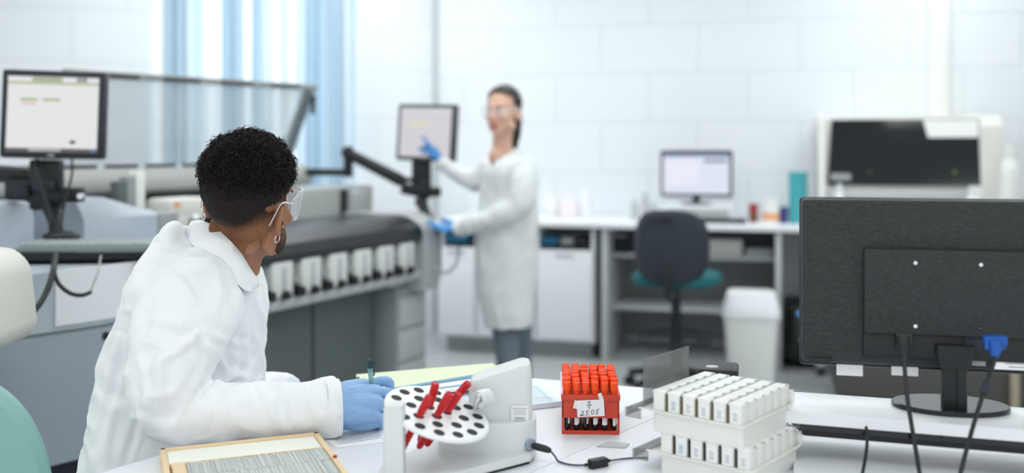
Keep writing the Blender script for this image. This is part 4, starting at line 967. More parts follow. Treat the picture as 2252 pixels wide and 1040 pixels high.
mb.ell(RN @ Vector((-0.0012, -0.0005, -0.0135)), (0.0007, 0.0004, 0.0007), nu=8, nv=6)
mb.build('handwriting', M_['ink'], nt_)
# tubes
rnd = random.Random(11)
def make_tube():
    t = thing('blood_tube', 'x', 'test tube')
    mb = MB(); mb.lathe([(0.001, 0), (0.003, 0.0008), (0.0052, 0.003), (0.006, 0.0062), (0.006, 0.078), (0.001, 0.078)], n=14); mb.build('tube_glass', M_['blood'], t)
    mb = MB(); mb.lathe([(0.0062, 0.066), (0.0066, 0.067), (0.0066, 0.0775), (0.0076, 0.0785), (0.0078, 0.0805), (0.0078, 0.0925), (0.0074, 0.0945), (0.0066, 0.0955), (0.0058, 0.0955), (0.0056, 0.0945), (0.001, 0.0945)], n=16)
    mb.build('cap', M_['cap'], t)
    return t
proto = None
lx = lambda i: -RW/2+0.0095+i*0.01862
ly = lambda j: 0.0115+j*0.0178
Mr = Matrix.Rotation(RYAW, 3, 'Z')
def slot(i, j): return ('%s tube from left' % ORD[i]) if j else ('%s tube from left' % ORD[i])
for j in range(10):
    for i in range(6):
        lab = 'orange-capped blood tube, %s from left in the %s row of the red rack' % (ORD[i], ('front' if j == 0 else 'back' if j == 9 else ORD[j]))
        p = rk0+Mr @ Vector((lx(i)+rnd.uniform(-.0006, .0006), ly(j), 0.0045+rnd.choice((0, 0, 0.001, 0.002, 0.003, 0.004)) if j else 0.0045+rnd.uniform(0, .001)))
        if proto is None:
            proto = make_tube(); t = proto; t.location = p
        else:
            t = dup(proto, loc=p)
        t['label'] = lab; t['group'] = 'blood tubes in the red rack'
        t.rotation_euler = (R(rnd.uniform(-1, 1)), R(rnd.uniform(-1, 1)), rnd.uniform(0, 6))
        if j == 0:
            t.rotation_euler = (0, 0, RYAW); fr = t
            mb = MB(); a0, a1, z0_ = [(-1.2, -0.1, 0.014), (-2.3, -1.0, 0.012), (-3.0, -2.6, 0.014), (-2.2, -0.8, 0.012), (-2.5, -0.6, 0.012), (-2.0, -1.0, 0.011)][i]
            n_ = 8
            for rr, zz in ((0.00612, (z0_, 0.05)),):
                mb.loft([[(rr*math.cos(a0+(a1-a0)*k/n_), rr*math.sin(a0+(a1-a0)*k/n_), z) for k in range(n_+1)] for z in zz], closed=False)
            mb.build('paper_label', M_['paper'], fr)

# ================================================================== WHITE VIAL RACKS
CYAW = math.atan2(-0.109, 0.134); cc = Vector((0.368, 1.745, 0)); CW, CDp = 0.173, 0.19
M_['rackwhite'] = mat('rack_white', (228, 228, 223), 0.45, var=0.01)
M_['cass'] = mat('cassette_white', (232, 232, 228), 0.4, var=0.012)
def make_cassette():
    t = thing('vial_box', 'x', 'vial box')
    mb = MB(); mb.box((0, 0, 0.0155), (0.0212, 0.0302, 0.031), bev=0.0012)
    mb.build('box_body', M_['cass'], t)
    mb = MB(); mb.box((0, 0, 0.0318), (0.0246, 0.0304, 0.0055), bev=0.0022); mb.box((0.0110, 0.004, 0.0347), (0.003, 0.009, 0.0004), m=1); mb.build('box_lid', [M_['plastic_white'], M_['midgrey']], t)
    return t
def add_label(t, k):
    mb = MB(); mb.box((0.0, -0.0152, 0.0125), (0.0125, 0.0003, 0.018)); lb = mb.build('label', M_['paper'] if k != 1 else M_['formpale'], t, 0)
    mb = MB()
    for q in range(5):
        mb.box((-0.0005+0.001*(q % 2), -0.01545, 0.0065+q*0.003), (0.0092-0.0012*(q % 3), 0.0002, 0.0014))
    mb.build('label_print', M_['inkgrey'], lb, 0)
base_c = make_cassette(); used_c = [False]
def vial_rack(z0, shift, which, rows, m_gap):
    base = cc+shift+Vector((0, 0, z0))
    t = thing('vial_rack', 'white rack of upright vial boxes, the %s of the stacked pair' % which, 'rack', base, CYAW, 'stacked white vial racks')
    mb = MB()
    mb.loft([[(x*f, y*f, z) for x, y in rect_round(CW, CDp, 0.006, 3)] for f, z in ((0.975, 0.0), (0.975, 0.034))])
    mb.box((0, 0, 0.0355), (CW+0.006, CDp+0.006, 0.003), bev=0.001)
    for k in range(6): mb.cyl((-0.07+k*0.0285, -CDp/2+0.0035, 0.004), (-0.07+k*0.0285, -CDp/2+0.001, 0.004), 0.004, n=12)
    mb.build('rack_tray', M_['rackwhite'], t)
    mb = MB(); mb.tube([(CW/2+0.002, CDp/2-0.018, 0.037), (CW/2+0.0035, CDp/2-0.005, 0.0395), (CW/2+0.0035, CDp/2+0.002, 0.048), (CW/2+0.0, CDp/2+0.003, 0.062)], 0.002, smooth=4, n=8)
    mb.box((0, CDp/2+0.001, 0.049), (CW, 0.003, 0.025), bev=0.001); mb.build('end_lip', M_['rackwhite'], t)
    for i in range(5):
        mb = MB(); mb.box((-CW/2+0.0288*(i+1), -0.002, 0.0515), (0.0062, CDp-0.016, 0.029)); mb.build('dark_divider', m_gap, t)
    Mc = Matrix.Rotation(CYAW, 3, 'Z'); out = []
    for j in range(6):
        for i in range(6):
            if not rows(i, j): continue
            p = base+Mc @ Vector((-CW/2+0.0144+i*0.0288, -CDp/2+0.0165+j*0.0314, 0.0372))
            if not used_c[0]: c = base_c; used_c[0] = True; c.location = p; c.rotation_euler = (0, 0, CYAW)
            else: c = dup(base_c, loc=p, rz=CYAW)
            c['label'] = 'white vial box, %s from left in the %s row of the %s rack' % (ORD[i], 'front' if j == 0 else ORD[j], which)
            c['group'] = 'vial boxes in the white racks'; out.append((c, i, j))
    # smoky clip with wing and front lip on the left side
    tall = which == 'upper'
    mb = MB(); y0, y1 = -CDp/2+0.0, CDp/2-0.03
    x = -CW/2-0.018
    prof = [(x-0.032, 0.020), (x-0.032, 0.034), (x, 0.0405), (x+0.0018, 0.0415)]
    if tall: prof += [(x+0.0018, 0.121)]
    th = [(px+0.0016*(1 if k >= 3 else 0.2), pz-0.0016*(0 if k >= 3 else 1)) for k, (px, pz) in enumerate(prof)][::-1]
    full = prof+th
    mb.loft([[(px, y, pz) for px, pz in full] for y in (y0, y1)])
    cl = mb.build('smoky_clip', M_['smoky'], t)
    mb = MB(); mb.box((x-0.018, y0-0.0008, 0.0255), (0.032, 0.0015, 0.017)); mb.build('clip_front_lip', M_['smoky'], cl, 0)
    mb = MB(); mb.box((x+0.006, (y0+y1)/2, 0.036), (0.026, y1-y0, 0.003)); mb.build('clip_ledge', M_['rackwhite'], cl, 0)
    return out
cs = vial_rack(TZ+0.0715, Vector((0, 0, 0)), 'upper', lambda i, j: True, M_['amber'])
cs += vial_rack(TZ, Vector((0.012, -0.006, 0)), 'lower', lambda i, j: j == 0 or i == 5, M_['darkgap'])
for c, i, j in cs:
    if j == 0 and i > 0: add_label(c, i)

# ================================================================== ROTARY MIXER
mxo = Vector((-0.055, 1.78, TZ)); mxr = thing('tube_mixer', 'pale grey rotary tube mixer with tilted perforated disc', 'mixer', mxo)
def ml(px, py, Y): return P(px, py, Y)-mxo
# base plate from pillar to drum, black feet edge
dcx, dcy = P(1072, 980, 1.83).x-mxo.x, 1.83-mxo.y
def ov(rx, ry, n=36, cx=dcx, cy=dcy): return [(cx+rx*math.copysign(abs(math.cos(2*math.pi*k/n))**0.75, math.cos(2*math.pi*k/n)), cy+ry*math.copysign(abs(math.sin(2*math.pi*k/n))**0.75, math.sin(2*math.pi*k/n))) for k in range(n)]
pxl = P(868, 1000, 1.655).x-mxo.x
mb = MB(); foot = [(pxl-0.03, -0.165), (pxl+0.03, -0.175), (dcx+0.078, dcy-0.062), (dcx+0.088, dcy-0.02), (dcx+0.08, dcy+0.06), (dcx-0.07, dcy+0.075), (dcx-0.10, dcy+0.02), (pxl-0.03, -0.09)]
mb.loft([[(x, y, z) for x, y in foot] for z in (0.006, 0.012)]+[[(x*0.99, y*0.99, 0.02) for x, y in foot]]); mb.build('base_plate', M_['mixer'], mxr)
mb = MB(); mb.loft([[(dcx+(x-dcx)*0.96, dcy+(y-dcy)*0.96, z) for x, y in foot] for z in (0.0, 0.0062)]); mb.build('base_edge', M_['black'], mxr)
mb = MB(); secs = []
for f, z in ((1.0, 0.012), (1.0, 0.018), (0.99, 0.064), (0.985, 0.069), (0.96, 0.0715)): secs.append([(dcx+(x-dcx)*f, dcy+(y-dcy)*f, z) for x, y in ov(0.0905, 0.062)])
mb.loft(secs); dr = mb.build('drum', M_['mixer'], mxr)
# tower: flat slanting front, rounded back
tcx = P(1101, 900, 1.83).x-mxo.x
mb = MB(); secs = []
tw = rect_round(0.116, 0.085, 0.018, 6)
for f, z0, z1 in ((1.0, 0.069, 0.069), (1.0, 0.074, 0.072), (0.985, 0.125, 0.150), (0.965, 0.134, 0.1625), (0.90, 0.139, 0.168)):
    secs.append([(tcx+x*f, dcy+0.005+y*f, z0+(z1-z0)*min(1, max(0, (x+0.058)/0.10))) for x, y in tw])
mb.loft(secs); twr = mb.build('tower', M_['mixer'], mxr)
q = ml(1143, 912, 1.7905); mb = MB(); mb.box(q, (0.032, 0.0008, 0.034)); lb = mb.build('rating_label', mat('label_white', (226, 227, 228), 0.5), twr, 0)
mb = MB()
for k, (wd, dz) in enumerate(((0.025, 0.011), (0.020, 0.0065), (0.023, 0.002), (0.018, -0.006), (0.021, -0.010))): mb.box(q+Vector((0, -0.0006, dz)), (wd, 0.0003, 0.0012 if k != 3 else 0.003))
mb.build('label_print', M_['inkgrey'], lb, 0)
# jack
q = P(1166, 986, 1.77)-mxo; jx = Vector((dcx+0.080, dcy-0.048, 0.030))
jd = Vector((0.62, -0.78, 0)); 
mb = MB(); mb.cyl(jx-jd*0.012, jx+jd*0.0015, 0.0105, n=24); mb.build('jack_ring', mat('bluish_ring', (150, 160, 180), 0.4), mxr)
mb = MB(); mb.cyl(jx, jx+jd*0.006, 0.005, n=16); mb.build('jack_pin', M_['silver'], mxr)
# pillar
mb = MB(); ph = zof(886, 1.655)-TZ
mb.loft([[(pxl+x*f, -0.128+y*f, z) for x, y in rect_round(0.0345, 0.04, 0.006, 4)] for f, z in ((1.06, 0.006), (1.0, 0.03), (0.97, ph-0.006), (0.88, ph))]); mb.build('pillar', M_['mixer'], mxr)
# tilted disc
dc_ = P(961, 910, 1.715)-mxo; nn = Vector((0.29, -0.165, 0.943)).normalized(); ax, ay, az = basis(nn); DM = Matrix((ax, ay, az)).transposed()
disc = thing('tube_disc', 'white perforated disc holding red tubes, tilted on the mixer', 'disc', mxo+dc_) if False else None
RD_ = 0.0935
mb = MB(); mb.lathe([(0.001, -0.003), (RD_-0.002, -0.003), (RD_, -0.001), (RD_, 0.002), (RD_-0.0025, 0.0042), (0.001, 0.0042)], c=dc_, n=64, M=DM); dd = mb.build('rotor_disc', M_['mixdisc'], mxr)
mb = MB(); mb.lathe([(0.001, -0.03), (0.012, -0.03), (0.012, -0.003), (0.001, -0.003)], c=dc_, n=20, M=DM); mb.build('rotor_shaft', M_['lightgrey'], mxr)
holes = [(0.075, 2*math.pi*(k+0.25)/14) for k in range(14)]+[(0.047, 2*math.pi*(k+0.1)/8) for k in range(8)]+[(0.018, 2*math.pi*k/3) for k in range(3)]
hp = []
for r_, a in holes:
    p = dc_+DM @ Vector((r_*math.cos(a), r_*math.sin(a), 0.0)); hp.append(p)
    mb = MB(); mb.lathe([(0.001, 0.0036), (0.0096, 0.0036), (0.0096, 0.0046), (0.0088, 0.0048), (0.001, 0.0045)], c=p, n=22, M=DM); mb.build('tube_hole', M_['hole'], dd)
# shaft mount at the tower
mb = MB(); a = ml(1048, 880, 1.75); mb.cyl(a, a+Vector((0.02, 0.02, 0)), 0.016, n=20); mb.build('pivot_boss', M_['mixer'], twr)
mb = MB(); a = ml(1049, 884, 1.745); mb.box(a, (0.008, 0.012, 0.03), rot=Matrix.Rotation(R(18), 3, 'Y'), bev=0.002); mb.cyl(a+Vector((0.006, -0.004, -0.004)), a+Vector((0.008, -0.008, -0.004)), 0.006, n=14); mb.build('clamp_screw', M_['steel'], twr)
# red tubes stuck in the disc: choose the hole nearest to each seen position
def nearest(px, py):
    best = None
    for i, p in enumerate(hp):
        w3 = p+mxo; x = 1126+FPX*w3.x/w3.y; y = HOR+FPX*(CAMZ-w3.z)/w3.y
        d = (x-px)**2+(y-py)**2
        if i not in used and (best is None or d < best[0]): best = (d, i)
    used.add(best[1]); return hp[best[1]]
used = set()
tp = None
for k, (px, py, up, lab) in enumerate(((916, 905, 0.045, 'leftmost of the five'), (940, 897, 0.05, 'tallest, second from left'), (942, 922, 0.052, 'nearest of the left three'), (985, 893, 0.045, 'leaning farthest right at the back'), (992, 912, 0.046, 'rightmost front one'))):
    p = nearest(px, py)+mxo
    if tp is None:
        tp = thing('red_tube', 'x', 'test tube')
        mb = MB(); mb.lathe([(0.001, -0.070), (0.004, -0.0685), (0.0058, -0.064), (0.0062, -0.058), (0.0062, 0.02), (0.001, 0.02)], n=16); mb.build('tube_body', M_['redtube'], tp)
        mb = MB(); mb.lathe([(0.0066, 0.012), (0.0073, 0.0135), (0.0073, 0.040), (0.0068, 0.044), (0.0055, 0.046), (0.005, 0.045), (0.001, 0.045)], n=18); mb.build('cap', M_['redtube'], tp)
        c = tp
    else: c = dup(tp)
    c.location = p+nn*(up-0.046); 
    tilt = Matrix.Rotation(R((10, -2, 12, 22, 14)[k]), 3, 'Y') @ DM
    c.rotation_euler = tilt.to_euler(); c['label'] = 'red capped tube in the mixer disc, %s' % lab; c['group'] = 'red tubes in the mixer disc'
# cord: plug, lead, ferrite block
j0 = jx+mxo
t = thing('power_lead', 'black barrel plug and thin lead of the mixer with ferrite block', 'cable', j0)
mb = MB(); pj = [Vector((0, 0, 0))+jd*0.004, jd*0.012+Vector((0.003, 0, 0)), Vector((0.026, -0.014, -0.003)), Vector((0.034, -0.016, -0.006))]
mb.tube(pj, [0.005, 0.0068, 0.0062, 0.004], n=12, smooth=3); mb.build('plug', M_['black'], t)
g = [T(1228, 1014, .003), T(1250, 1021, .003), T(1272, 1023, .003), T(1292, 1022, .004)]
mb = MB(); mb.tube([pj[-1]]+[Vector((0.042, -0.016, -0.016))]+[v-j0 for v in g], 0.0017, smooth=6, n=8); 
mb.tube([v-j0 for v in (T(1335, 1014, .006), T(1360, 1010, .003), T(1390, 1007, .002), T(1425, 1006, .002))], 0.0015, smooth=6, n=8); mb.build('lead', mat('grey_blue_lead', (60, 66, 82), 0.5), t)
a, b = T(1296, 1021, .008)-j0, T(1334, 1014, .008)-j0
mb = MB(); x, y, z_ = basis(b-a); mb.box((a+b)/2, (0.016, 0.016, (b-a).length), rot=Matrix((x, y, z_)).transposed(), bev=0.003); mb.cyl(a-(b-a)*0.25, a, 0.003, n=10); mb.cyl(b, b+(b-a)*0.2, 0.003, n=10); mb.build('ferrite_block', M_['black'], t)

# ================================================================== PAPERS, FOLDER, SLIDE TRAY
def sheet_thing(name, label, cat, corners, th, m, lines=None):
    o = Vector(corners[0]); t = thing(name, label, cat, o)
    mb = MB(); mb.slab([Vector(c)-o for c in corners], th); mb.build('paper', m, t, 0)
    return t, [Vector(c)-o for c in corners]
def prints(t, cs, items, m, name='print', lift=0.0006):
    mb = MB()
    def f(u, v): return (cs[0]*(1-u)+cs[1]*u)*(1-v)+(cs[3]*(1-u)+cs[2]*u)*v+Vector((0, 0, lift))
    for u0, u1, v0, v1 in items: mb.quad(f(u0, v0), f(u1, v0), f(u1, v1), f(u0, v1))
    return mb.build(name, m, t, 0)
rnd = random.Random(5)
# form pad lying open: corners near-left, near-right, far-right, far-left
pad = [T(850, 925, .012), T(1235, 882, .012), T(1190, 846, .012), T(868, 858, .014)]
t, cs = sheet_thing('form_pad', 'pad of blue printed forms lying open behind the mixer', 'forms', pad, 0.011, M_['formpale'])
its = []
for k in range(13):
    v = 0.07+k*0.07; its += [(0.03, 0.97, v, v+0.008)]
for k in range(9): u = 0.04+k*0.113; its += [(u, u+0.004, 0.07, 0.92)]
prints(t, cs, its, M_['formblue'])
its = []
for k in range(40):
    u, v = rnd.random()*0.9+0.03, 0.08+0.07*rnd.randrange(12); its.append((u, u+0.02+rnd.random()*0.06, v+0.012, v+0.05))
prints(t, cs, its, M_['paper'], 'white_box', 0.0005)
# raised leaves curving up to the folder cover
lf = thing('form_leaves', 'raised curling form pages with blue edges against the green cover', 'forms', T(980, 850, .012))
o = lf.location
def curve_sheet(bl, br, tl, tr, sag, n=10):
    return [[(Vector(bl)*(1-u)+Vector(br)*u)*(1-v)+(Vector(tl)*(1-u)+Vector(tr)*u)*v+Vector((0, 0, -sag*4*v*(1-v)))-o for u in [k/n for k in range(n+1)]] for v in [k/6 for k in range(7)]]
def sheet_loft(g, th): 
    secs = []
    for row in g: secs.append(list(row)+[p-Vector((0, 0.3*th, th)) for p in row[::-1]])
    mb = MB(); mb.loft(secs); return mb
bl, br = P(868, 862, 2.20), P(1240, 868, 2.22)
b1, b2 = P(866, 853, 2.26), P(1098, 813, 2.34)
g1 = curve_sheet(P(868, 870, 2.18), P(1150, 838, 2.25), P(866, 854, 2.26), P(1110, 814, 2.36), 0.004)
sheet_loft(g1, 0.006).build('page_block', M_['paper'], lf)
g2 = [[p+Vector((0, 0, 0.0015)) for p in row] for row in (g1[2], g1[3])]
mb = MB(); mb.loft([list(r) for r in g2], closed=False); mb.build('blue_rule', M_['formblue'], lf, 0)
mb = MB(); mb.loft([[p+Vector((0, 0, 0.002)) for p in g1[5]], [p+Vector((0, 0, 0.002)) for p in g1[6]]], closed=False); mb.build('blue_page_edge', M_['formdark'], lf, 0)
# green folder cover standing up behind
gf = thing('folder', 'pale green card folder standing open behind the blue forms', 'folder', P(950, 850, 2.34))
o = gf.location
g3 = curve_sheet(P(790, 838, 2.30), P(1112, 816, 2.38), P(783, 823, 2.36), P(1084, 798, 2.44), 0.0)
g3 = curve_sheet(P(800, 862, 2.27), P(1112, 815, 2.37), P(783, 823, 2.36), P(1083, 798, 2.44), 0.002)
sheet_loft(g3, 0.004).build('cover', M_['green'], gf)
mb = MB(); q = P(788, 831, 2.335)-o; mb.ell(q, (0.003, 0.002, 0.003), nu=10, nv=6); mb.build('eyelet', M_['darkgrey'], gf)
# sheets under the writing hand
t, cs = sheet_thing('paper_sheet', 'white sheet under the writing hand', 'paper', [T(742, 984, .0015), T(850, 971, .0015), T(846, 925, .0015), T(700, 958, .0015)], 0.0012, M_['paper'])
prints(t, cs, [(0.1, 0.9, 0.2+0.1*k, 0.215+0.1*k) for k in range(7)], M_['inkgrey'])
# slide tray
s0 = [T(392, 1042, .025), T(792, 1042, .025), T(700, 949, .025), T(355, 968, .025)]
s0 = [v for v in s0]; BL, BR = s0[3], s0[2]
ex = (BR-BL); ex.z = 0; wl = ex.length; ex.normalize(); ey = Vector((ex.y, -ex.x, 0))
exa = R(22); ex = Vector((math.cos(exa), math.sin(exa), 0)); BL = Vector((BR.x, BR.y, 0))-ex*wl
tr = thing('slide_tray', 'pale wooden tray of glass slides in the left foreground', 'slide tray', (BL.x, BL.y, TZ), math.atan2(ex.y, ex.x))
LT = 0.33; hh = 0.025
mb = MB()
for y in (-0.005, -LT+0.005): mb.box((wl/2, y, hh/2), (wl, 0.010, hh), bev=0.0015)
for x in (0.005, wl-0.005): mb.box((x, -LT/2, hh/2), (0.010, LT, hh), bev=0.0015)
mb.box((wl/2, -0.098, hh-0.004), (wl-0.012, 0.004, 0.006)); mb.box((wl/2, -LT/2, 0.002), (wl-0.01, LT-0.01, 0.004)); mb.build('wooden_frame', M_['wood'], tr)
mb = MB(); mb.box((0.024, -0.10-(LT-0.1)/2, hh-0.003), (0.022, LT-0.115, 0.014), bev=0.002); mb.build('wooden_rail', M_['wood'], tr)
mb = MB(); mb.box((wl/2, -0.053, hh-0.006), (wl-0.022, 0.084, 0.004)); mb.build('cream_card', M_['cream'], tr)
mb = MB()
for k in range(125):
    x = 0.038+k*(wl-0.05)/125
    for r_ in range(3): mb.box((x, -0.137-r_*0.072, 0.0135+rnd.uniform(-.0012, .0012)), (0.0013, 0.0695, 0.021), rot=Matrix.Rotation(rnd.uniform(-.05, .05), 3, 'Y'))
sl = mb.build('glass_slides', M_['slides'], tr, 0); sl['kind'] = 'stuff'
t = thing('red_pin', 'tiny red clip at the right edge of the slide tray', 'clip', (0, 0, 0)); q = Vector((BR.x, BR.y, 0))+Vector((math.sin(exa), -math.cos(exa), 0))*0.17-ex*0.004; t.location = (q.x, q.y, TZ+hh+0.002)
mb = MB(); mb.ell((0, 0, 0), (0.004, 0.003, 0.003), nu=12, nv=8); mb.build('clip_body', M_['redtube'], t)

# ================================================================== LEFT EDGE: mint chair, beige housing
ct = thing('vinyl_chair', 'mint green chair back at the lower left corner', 'chair', (-1.195, 2.0, 0), R(20))
mb = MB(); secs = []
for y, f in ((-0.03, 0.93), (-0.015, 1.0), (0.02, 1.0), (0.04, 0.93)):
    q = []
    for k in range(72):
        a = 2*math.pi*k/72; ca, sa = math.cos(a), math.sin(a)
        x = 0.25*f*math.copysign(abs(ca)**0.75, ca); z = 0.27*f*math.copysign(abs(sa)**0.75, sa)
        x *= 1.0-0.16*(z/0.27)
        q.append((x, y+0.25*x*x+(z)*0.15, 0.575+z))
    secs.append(q)
mb.loft(secs); mb.build('backrest', M_['mint'], ct)
mb = MB(); secs = [[(0.24*f*math.copysign(abs(math.cos(a))**0.7, math.cos(a)), -0.24+0.22*f*math.copysign(abs(math.sin(a))**0.7, math.sin(a)), z) for a in [2*math.pi*k/32 for k in range(32)]] for z, f in ((0.42, 0.95), (0.44, 1), (0.47, 1), (0.485, 0.95))]
mb.loft(secs); mb.build('seat', M_['mint'], ct)
for x, y in ((-0.19, -0.4), (0.19, -0.4), (-0.19, -0.06), (0.19, -0.06)):
    mb = MB(); mb.cyl((x, y, 0), (x*0.95, y, 0.425), 0.014, n=14); mb.build('leg', M_['steel'], ct)
mb = MB(); mb.tube([(0, 0.05, 0.42), (0, 0.0, 0.36), (0, -0.12, 0.40)], 0.02, smooth=4); mb.build('back_bracket', M_['steel'], ct)
bx = P(70, 545, 2.17); bz0, bz1 = zof(765, 2.17), zof(545, 2.17)
bh = thing('instrument_housing', 'beige rounded instrument head at the left edge below the keyboard tray', 'instrument', (bx.x-0.375, 2.21, 0))
mb = MB(); secs = []
hw = 0.30
pr = rect_round(2*hw, bz1-bz0, 0.055, 7)
for y, f in ((-0.05, 0.94), (-0.03, 1.0), (0.14, 1.0), (0.17, 0.94)): secs.append([(x*f-0.16*max(0, z*f+0.02), y, (bz0+bz1)/2+z*f+0.02*(x/hw)*(-1)) for x, z in pr])
mb.loft(secs); mb.build('housing', M_['beige'], bh)
mb = MB(); mb.box((hw-0.068, -0.047, (bz0+bz1)/2-0.02), (0.004, 0.01, (bz1-bz0)*0.9)); mb.build('seam', M_['midgrey'], bh)
mb = MB(); mb.cyl((-0.1, 0.06, 0.0), (-0.1, 0.06, bz0+0.02), 0.04); mb.box((-0.1, 0.06, 0.02), (0.36, 0.3, 0.04), bev=0.01); mb.build('column', M_['beige'], bh)

# ================================================================== PEOPLE
def head_mesh(k=1.0, neck=((0, -0.02, -0.06), (0, -0.036, -0.135), (0, -0.05, -0.20)), nr=0.056, female=False, extra=None, voxel=0.0042):
    """head in its own frame: x right, y forward, z up, origin between the ears"""
    mb = MB()
    mb.ell((0, -0.014, 0.036), (0.0725 if not female else 0.075, 0.098, 0.088), nu=36, nv=24)
    mb.ell((0, 0.022, -0.02), (0.066, 0.072, 0.088), nu=32, nv=20)
    mb.ell((0, 0.040, -0.078), (0.055 if not female else 0.044, 0.050, 0.038), nu=28, nv=16)
    mb.ell((0, 0.074, -0.102), (0.021, 0.018, 0.017), nu=20, nv=12)
    mb.ell((0, 0.078, 0.028), (0.052, 0.016, 0.011), nu=20, nv=12)
    for s in (-1, 1):
        mb.ell((s*0.040, 0.060, -0.028), (0.024, 0.026, 0.022), nu=18, nv=12)
        mb.ell((s*(0.061 if not female else 0.057), 0.012, -0.066), (0.014, 0.036, 0.032), nu=18, nv=12)
        # ear: bowl, rim and lobe
        E = Matrix.Rotation(R(s*32), 3, 'Z') @ Matrix.Rotation(R(-10), 3, 'X')
        e0 = Vector((s*0.0795, -0.008, -0.018)); ES = 0.88
        mb.ell(e0, (0.0055, 0.015, 0.025), M=E, nu=20, nv=12)
        rim = [e0+E @ (Vector((s*0.006, y, z))*ES) for y, z in ((0.012, 0.002), (0.014, 0.018), (0.004, 0.031), (-0.010, 0.029), (-0.018, 0.014), (-0.018, -0.004), (-0.012, -0.020), (-0.002, -0.032), (0.006, -0.030))]
        mb.tube(rim, 0.0040, n=8, smooth=4, round_ends=True)
        mb.ell(e0+E @ Vector((s*0.003, 0.001, -0.026)), (0.0045, 0.007, 0.008), nu=12, nv=8)
        mb.ell(e0+E @ Vector((s*0.004, 0.012, -0.006)), (0.005, 0.005, 0.006), nu=10, nv=8)
    mb.tube([(0, 0.085, 0.016), (0, 0.099, -0.008), (0, 0.111, -0.030)], [0.008, 0.0095, 0.0115], smooth=4, round_ends=True)
    for s in (-1, 1): mb.ell((s*0.011, 0.098, -0.034), (0.0085, 0.010, 0.0075), nu=14, nv=10)
    mb.ell((0, 0.087, -0.062), (0.022, 0.010, 0.007), nu=18, nv=10); mb.ell((0, 0.085, -0.076), (0.020, 0.010, 0.007), nu=18, nv=10)
    n0, n1, n2 = [Vector(q) for q in neck]
    mb.tube([n0, n1, n2], [nr*0.98, nr, nr*1.12], smooth=6, n=28)
    if extra: extra(mb)
    if k != 1.0: mb.v = [(x*k, y*k, z*k) for x, y, z in mb.v]
    return remesh(mb, voxel, 5, 'head')
def frame(fwd_yaw, pitch=0.0, roll=0.0):
    """yaw 0 looks along +Y; positive yaw turns to +X"""
    return Matrix.Rotation(-fwd_yaw, 3, 'Z') @ Matrix.Rotation(pitch, 3, 'X') @ Matrix.Rotation(roll, 3, 'Y')
def place(me, M3, t): me.transform(Matrix.Translation(t) @ M3.to_4x4())
def add_part(root, name, me, m, parent=None, smooth=180):
    return link(name, me, m, parent or root, smooth)
def local(mb, root, M3, t):
    mb.v = [tuple(M3 @ Vector(v)+t-root.location) for v in mb.v]; return mb
def fold(p, s, amp, st=(1, 1, 1), seed=0.0):
    q = Vector((p.x*st[0], p.y*st[1], p.z*st[2]))*s+Vector((seed, seed*1.7, seed*0.3))
    return (1-abs(noise.noise(q))*2.2)*amp

# ------------------------------------------------------------------ seated man
HM = Vector((P(546, 425, 2.10).x, 2.10, zof(447, 2.10)))      # middle of the head
hy = R(22); HF = frame(hy, R(5), R(11)) @ Matrix.Scale(1.045, 3)
man = thing('person', 'seated person in white coat, blue glove and safety glasses writing, head turned away', 'person', (-0.72, 2.12, 0))
ML = man.location.copy()
def m3(px, py, Y): return P(px, py, Y)
# neck leads down to the torso
nb = HF.inverted() @ (m3(502, 585, 2.13)-HM); nm = HF.inverted() @ (m3(520, 525, 2.12)-HM)
def man_extra(mb):
    to = lambda q: HF.inverted() @ (q-HM)
    # upper chest and shoulders inside the coat
    mb.ell(to(m3(440, 640, 2.14)), (0.10, 0.10, 0.09), nu=24, nv=14)
hm = head_mesh(1.0, neck=((0, -0.022, -0.05), nm, nb), nr=0.058, extra=man_extra, voxel=0.004)
headlocal = hm.copy()
place(hm, HF, HM-ML)
body = add_part(man, 'body', hm, M_['skin_m'])
# hair: faded sides, thick curls on top
def scalp(p):
    if p.y > 0.085: return False
    line = -0.096 if p.y < -0.04 else (-0.096+(p.y+0.04)*1.4)
    if abs(p.x) > 0.066 and -0.034 < p.y < 0.016 and p.z < 0.014: return False       # ears
    if p.y > 0.035: line = max(line, 0.045+(p.y-0.035)*0.55)
    return p.z > line
def rise(p):
    t = min(1, max(0, (p.z+0.035)/0.085)); t = t*t*(3-2*t)
    return 0.0012+t*(0.002+0.003*noise.noise(p*42)+0.003*noise.noise(p*95))+max(0, p.z-0.03)*0.20
cap = shell(headlocal, scalp, rise, 'hair')
capco = [Vector(v.co) for v in cap.vertices]; capno = [Vector(v.normal) for v in cap.vertices]
mfade = bpy.data.materials.new('faded_black_hair'); nt, b = nodes_of(mfade)
tc = nt.nodes.new('ShaderNodeTexCoord'); sx = nt.nodes.new('ShaderNodeSeparateXYZ'); nz = nt.nodes.new('ShaderNodeTexNoise'); nz.inputs['Scale'].default_value = 700
at = nt.nodes.new('ShaderNodeAttribute'); at.attribute_name = 'hair_length'
ad = nt.nodes.new('ShaderNodeMath'); ad.operation = 'ADD'; nt.links.new(at.outputs['Fac'], ad.inputs[0])
nt.links.new(tc.outputs['Object'], nz.inputs['Vector']); nt.links.new(nz.outputs['Fac'], ad.inputs[1])
mr = nt.nodes.new('ShaderNodeMapRange'); mr.inputs[1].default_value = 0.52; mr.inputs[2].default_value = 1.08; nt.links.new(ad.outputs[0], mr.inputs[0])
mx = nt.nodes.new('ShaderNodeMix'); mx.data_type = 'RGBA'; mx.inputs[6].default_value = rgb((148, 104, 78)); mx.inputs[7].default_value = rgb((33, 27, 25))
nt.links.new(mr.outputs[0], mx.inputs[0]); nt.links.new(mx.outputs[2], b.inputs['Base Color']); b.inputs['Roughness'].default_value = 0.7; b.inputs['Specular IOR Level'].default_value = 0.2
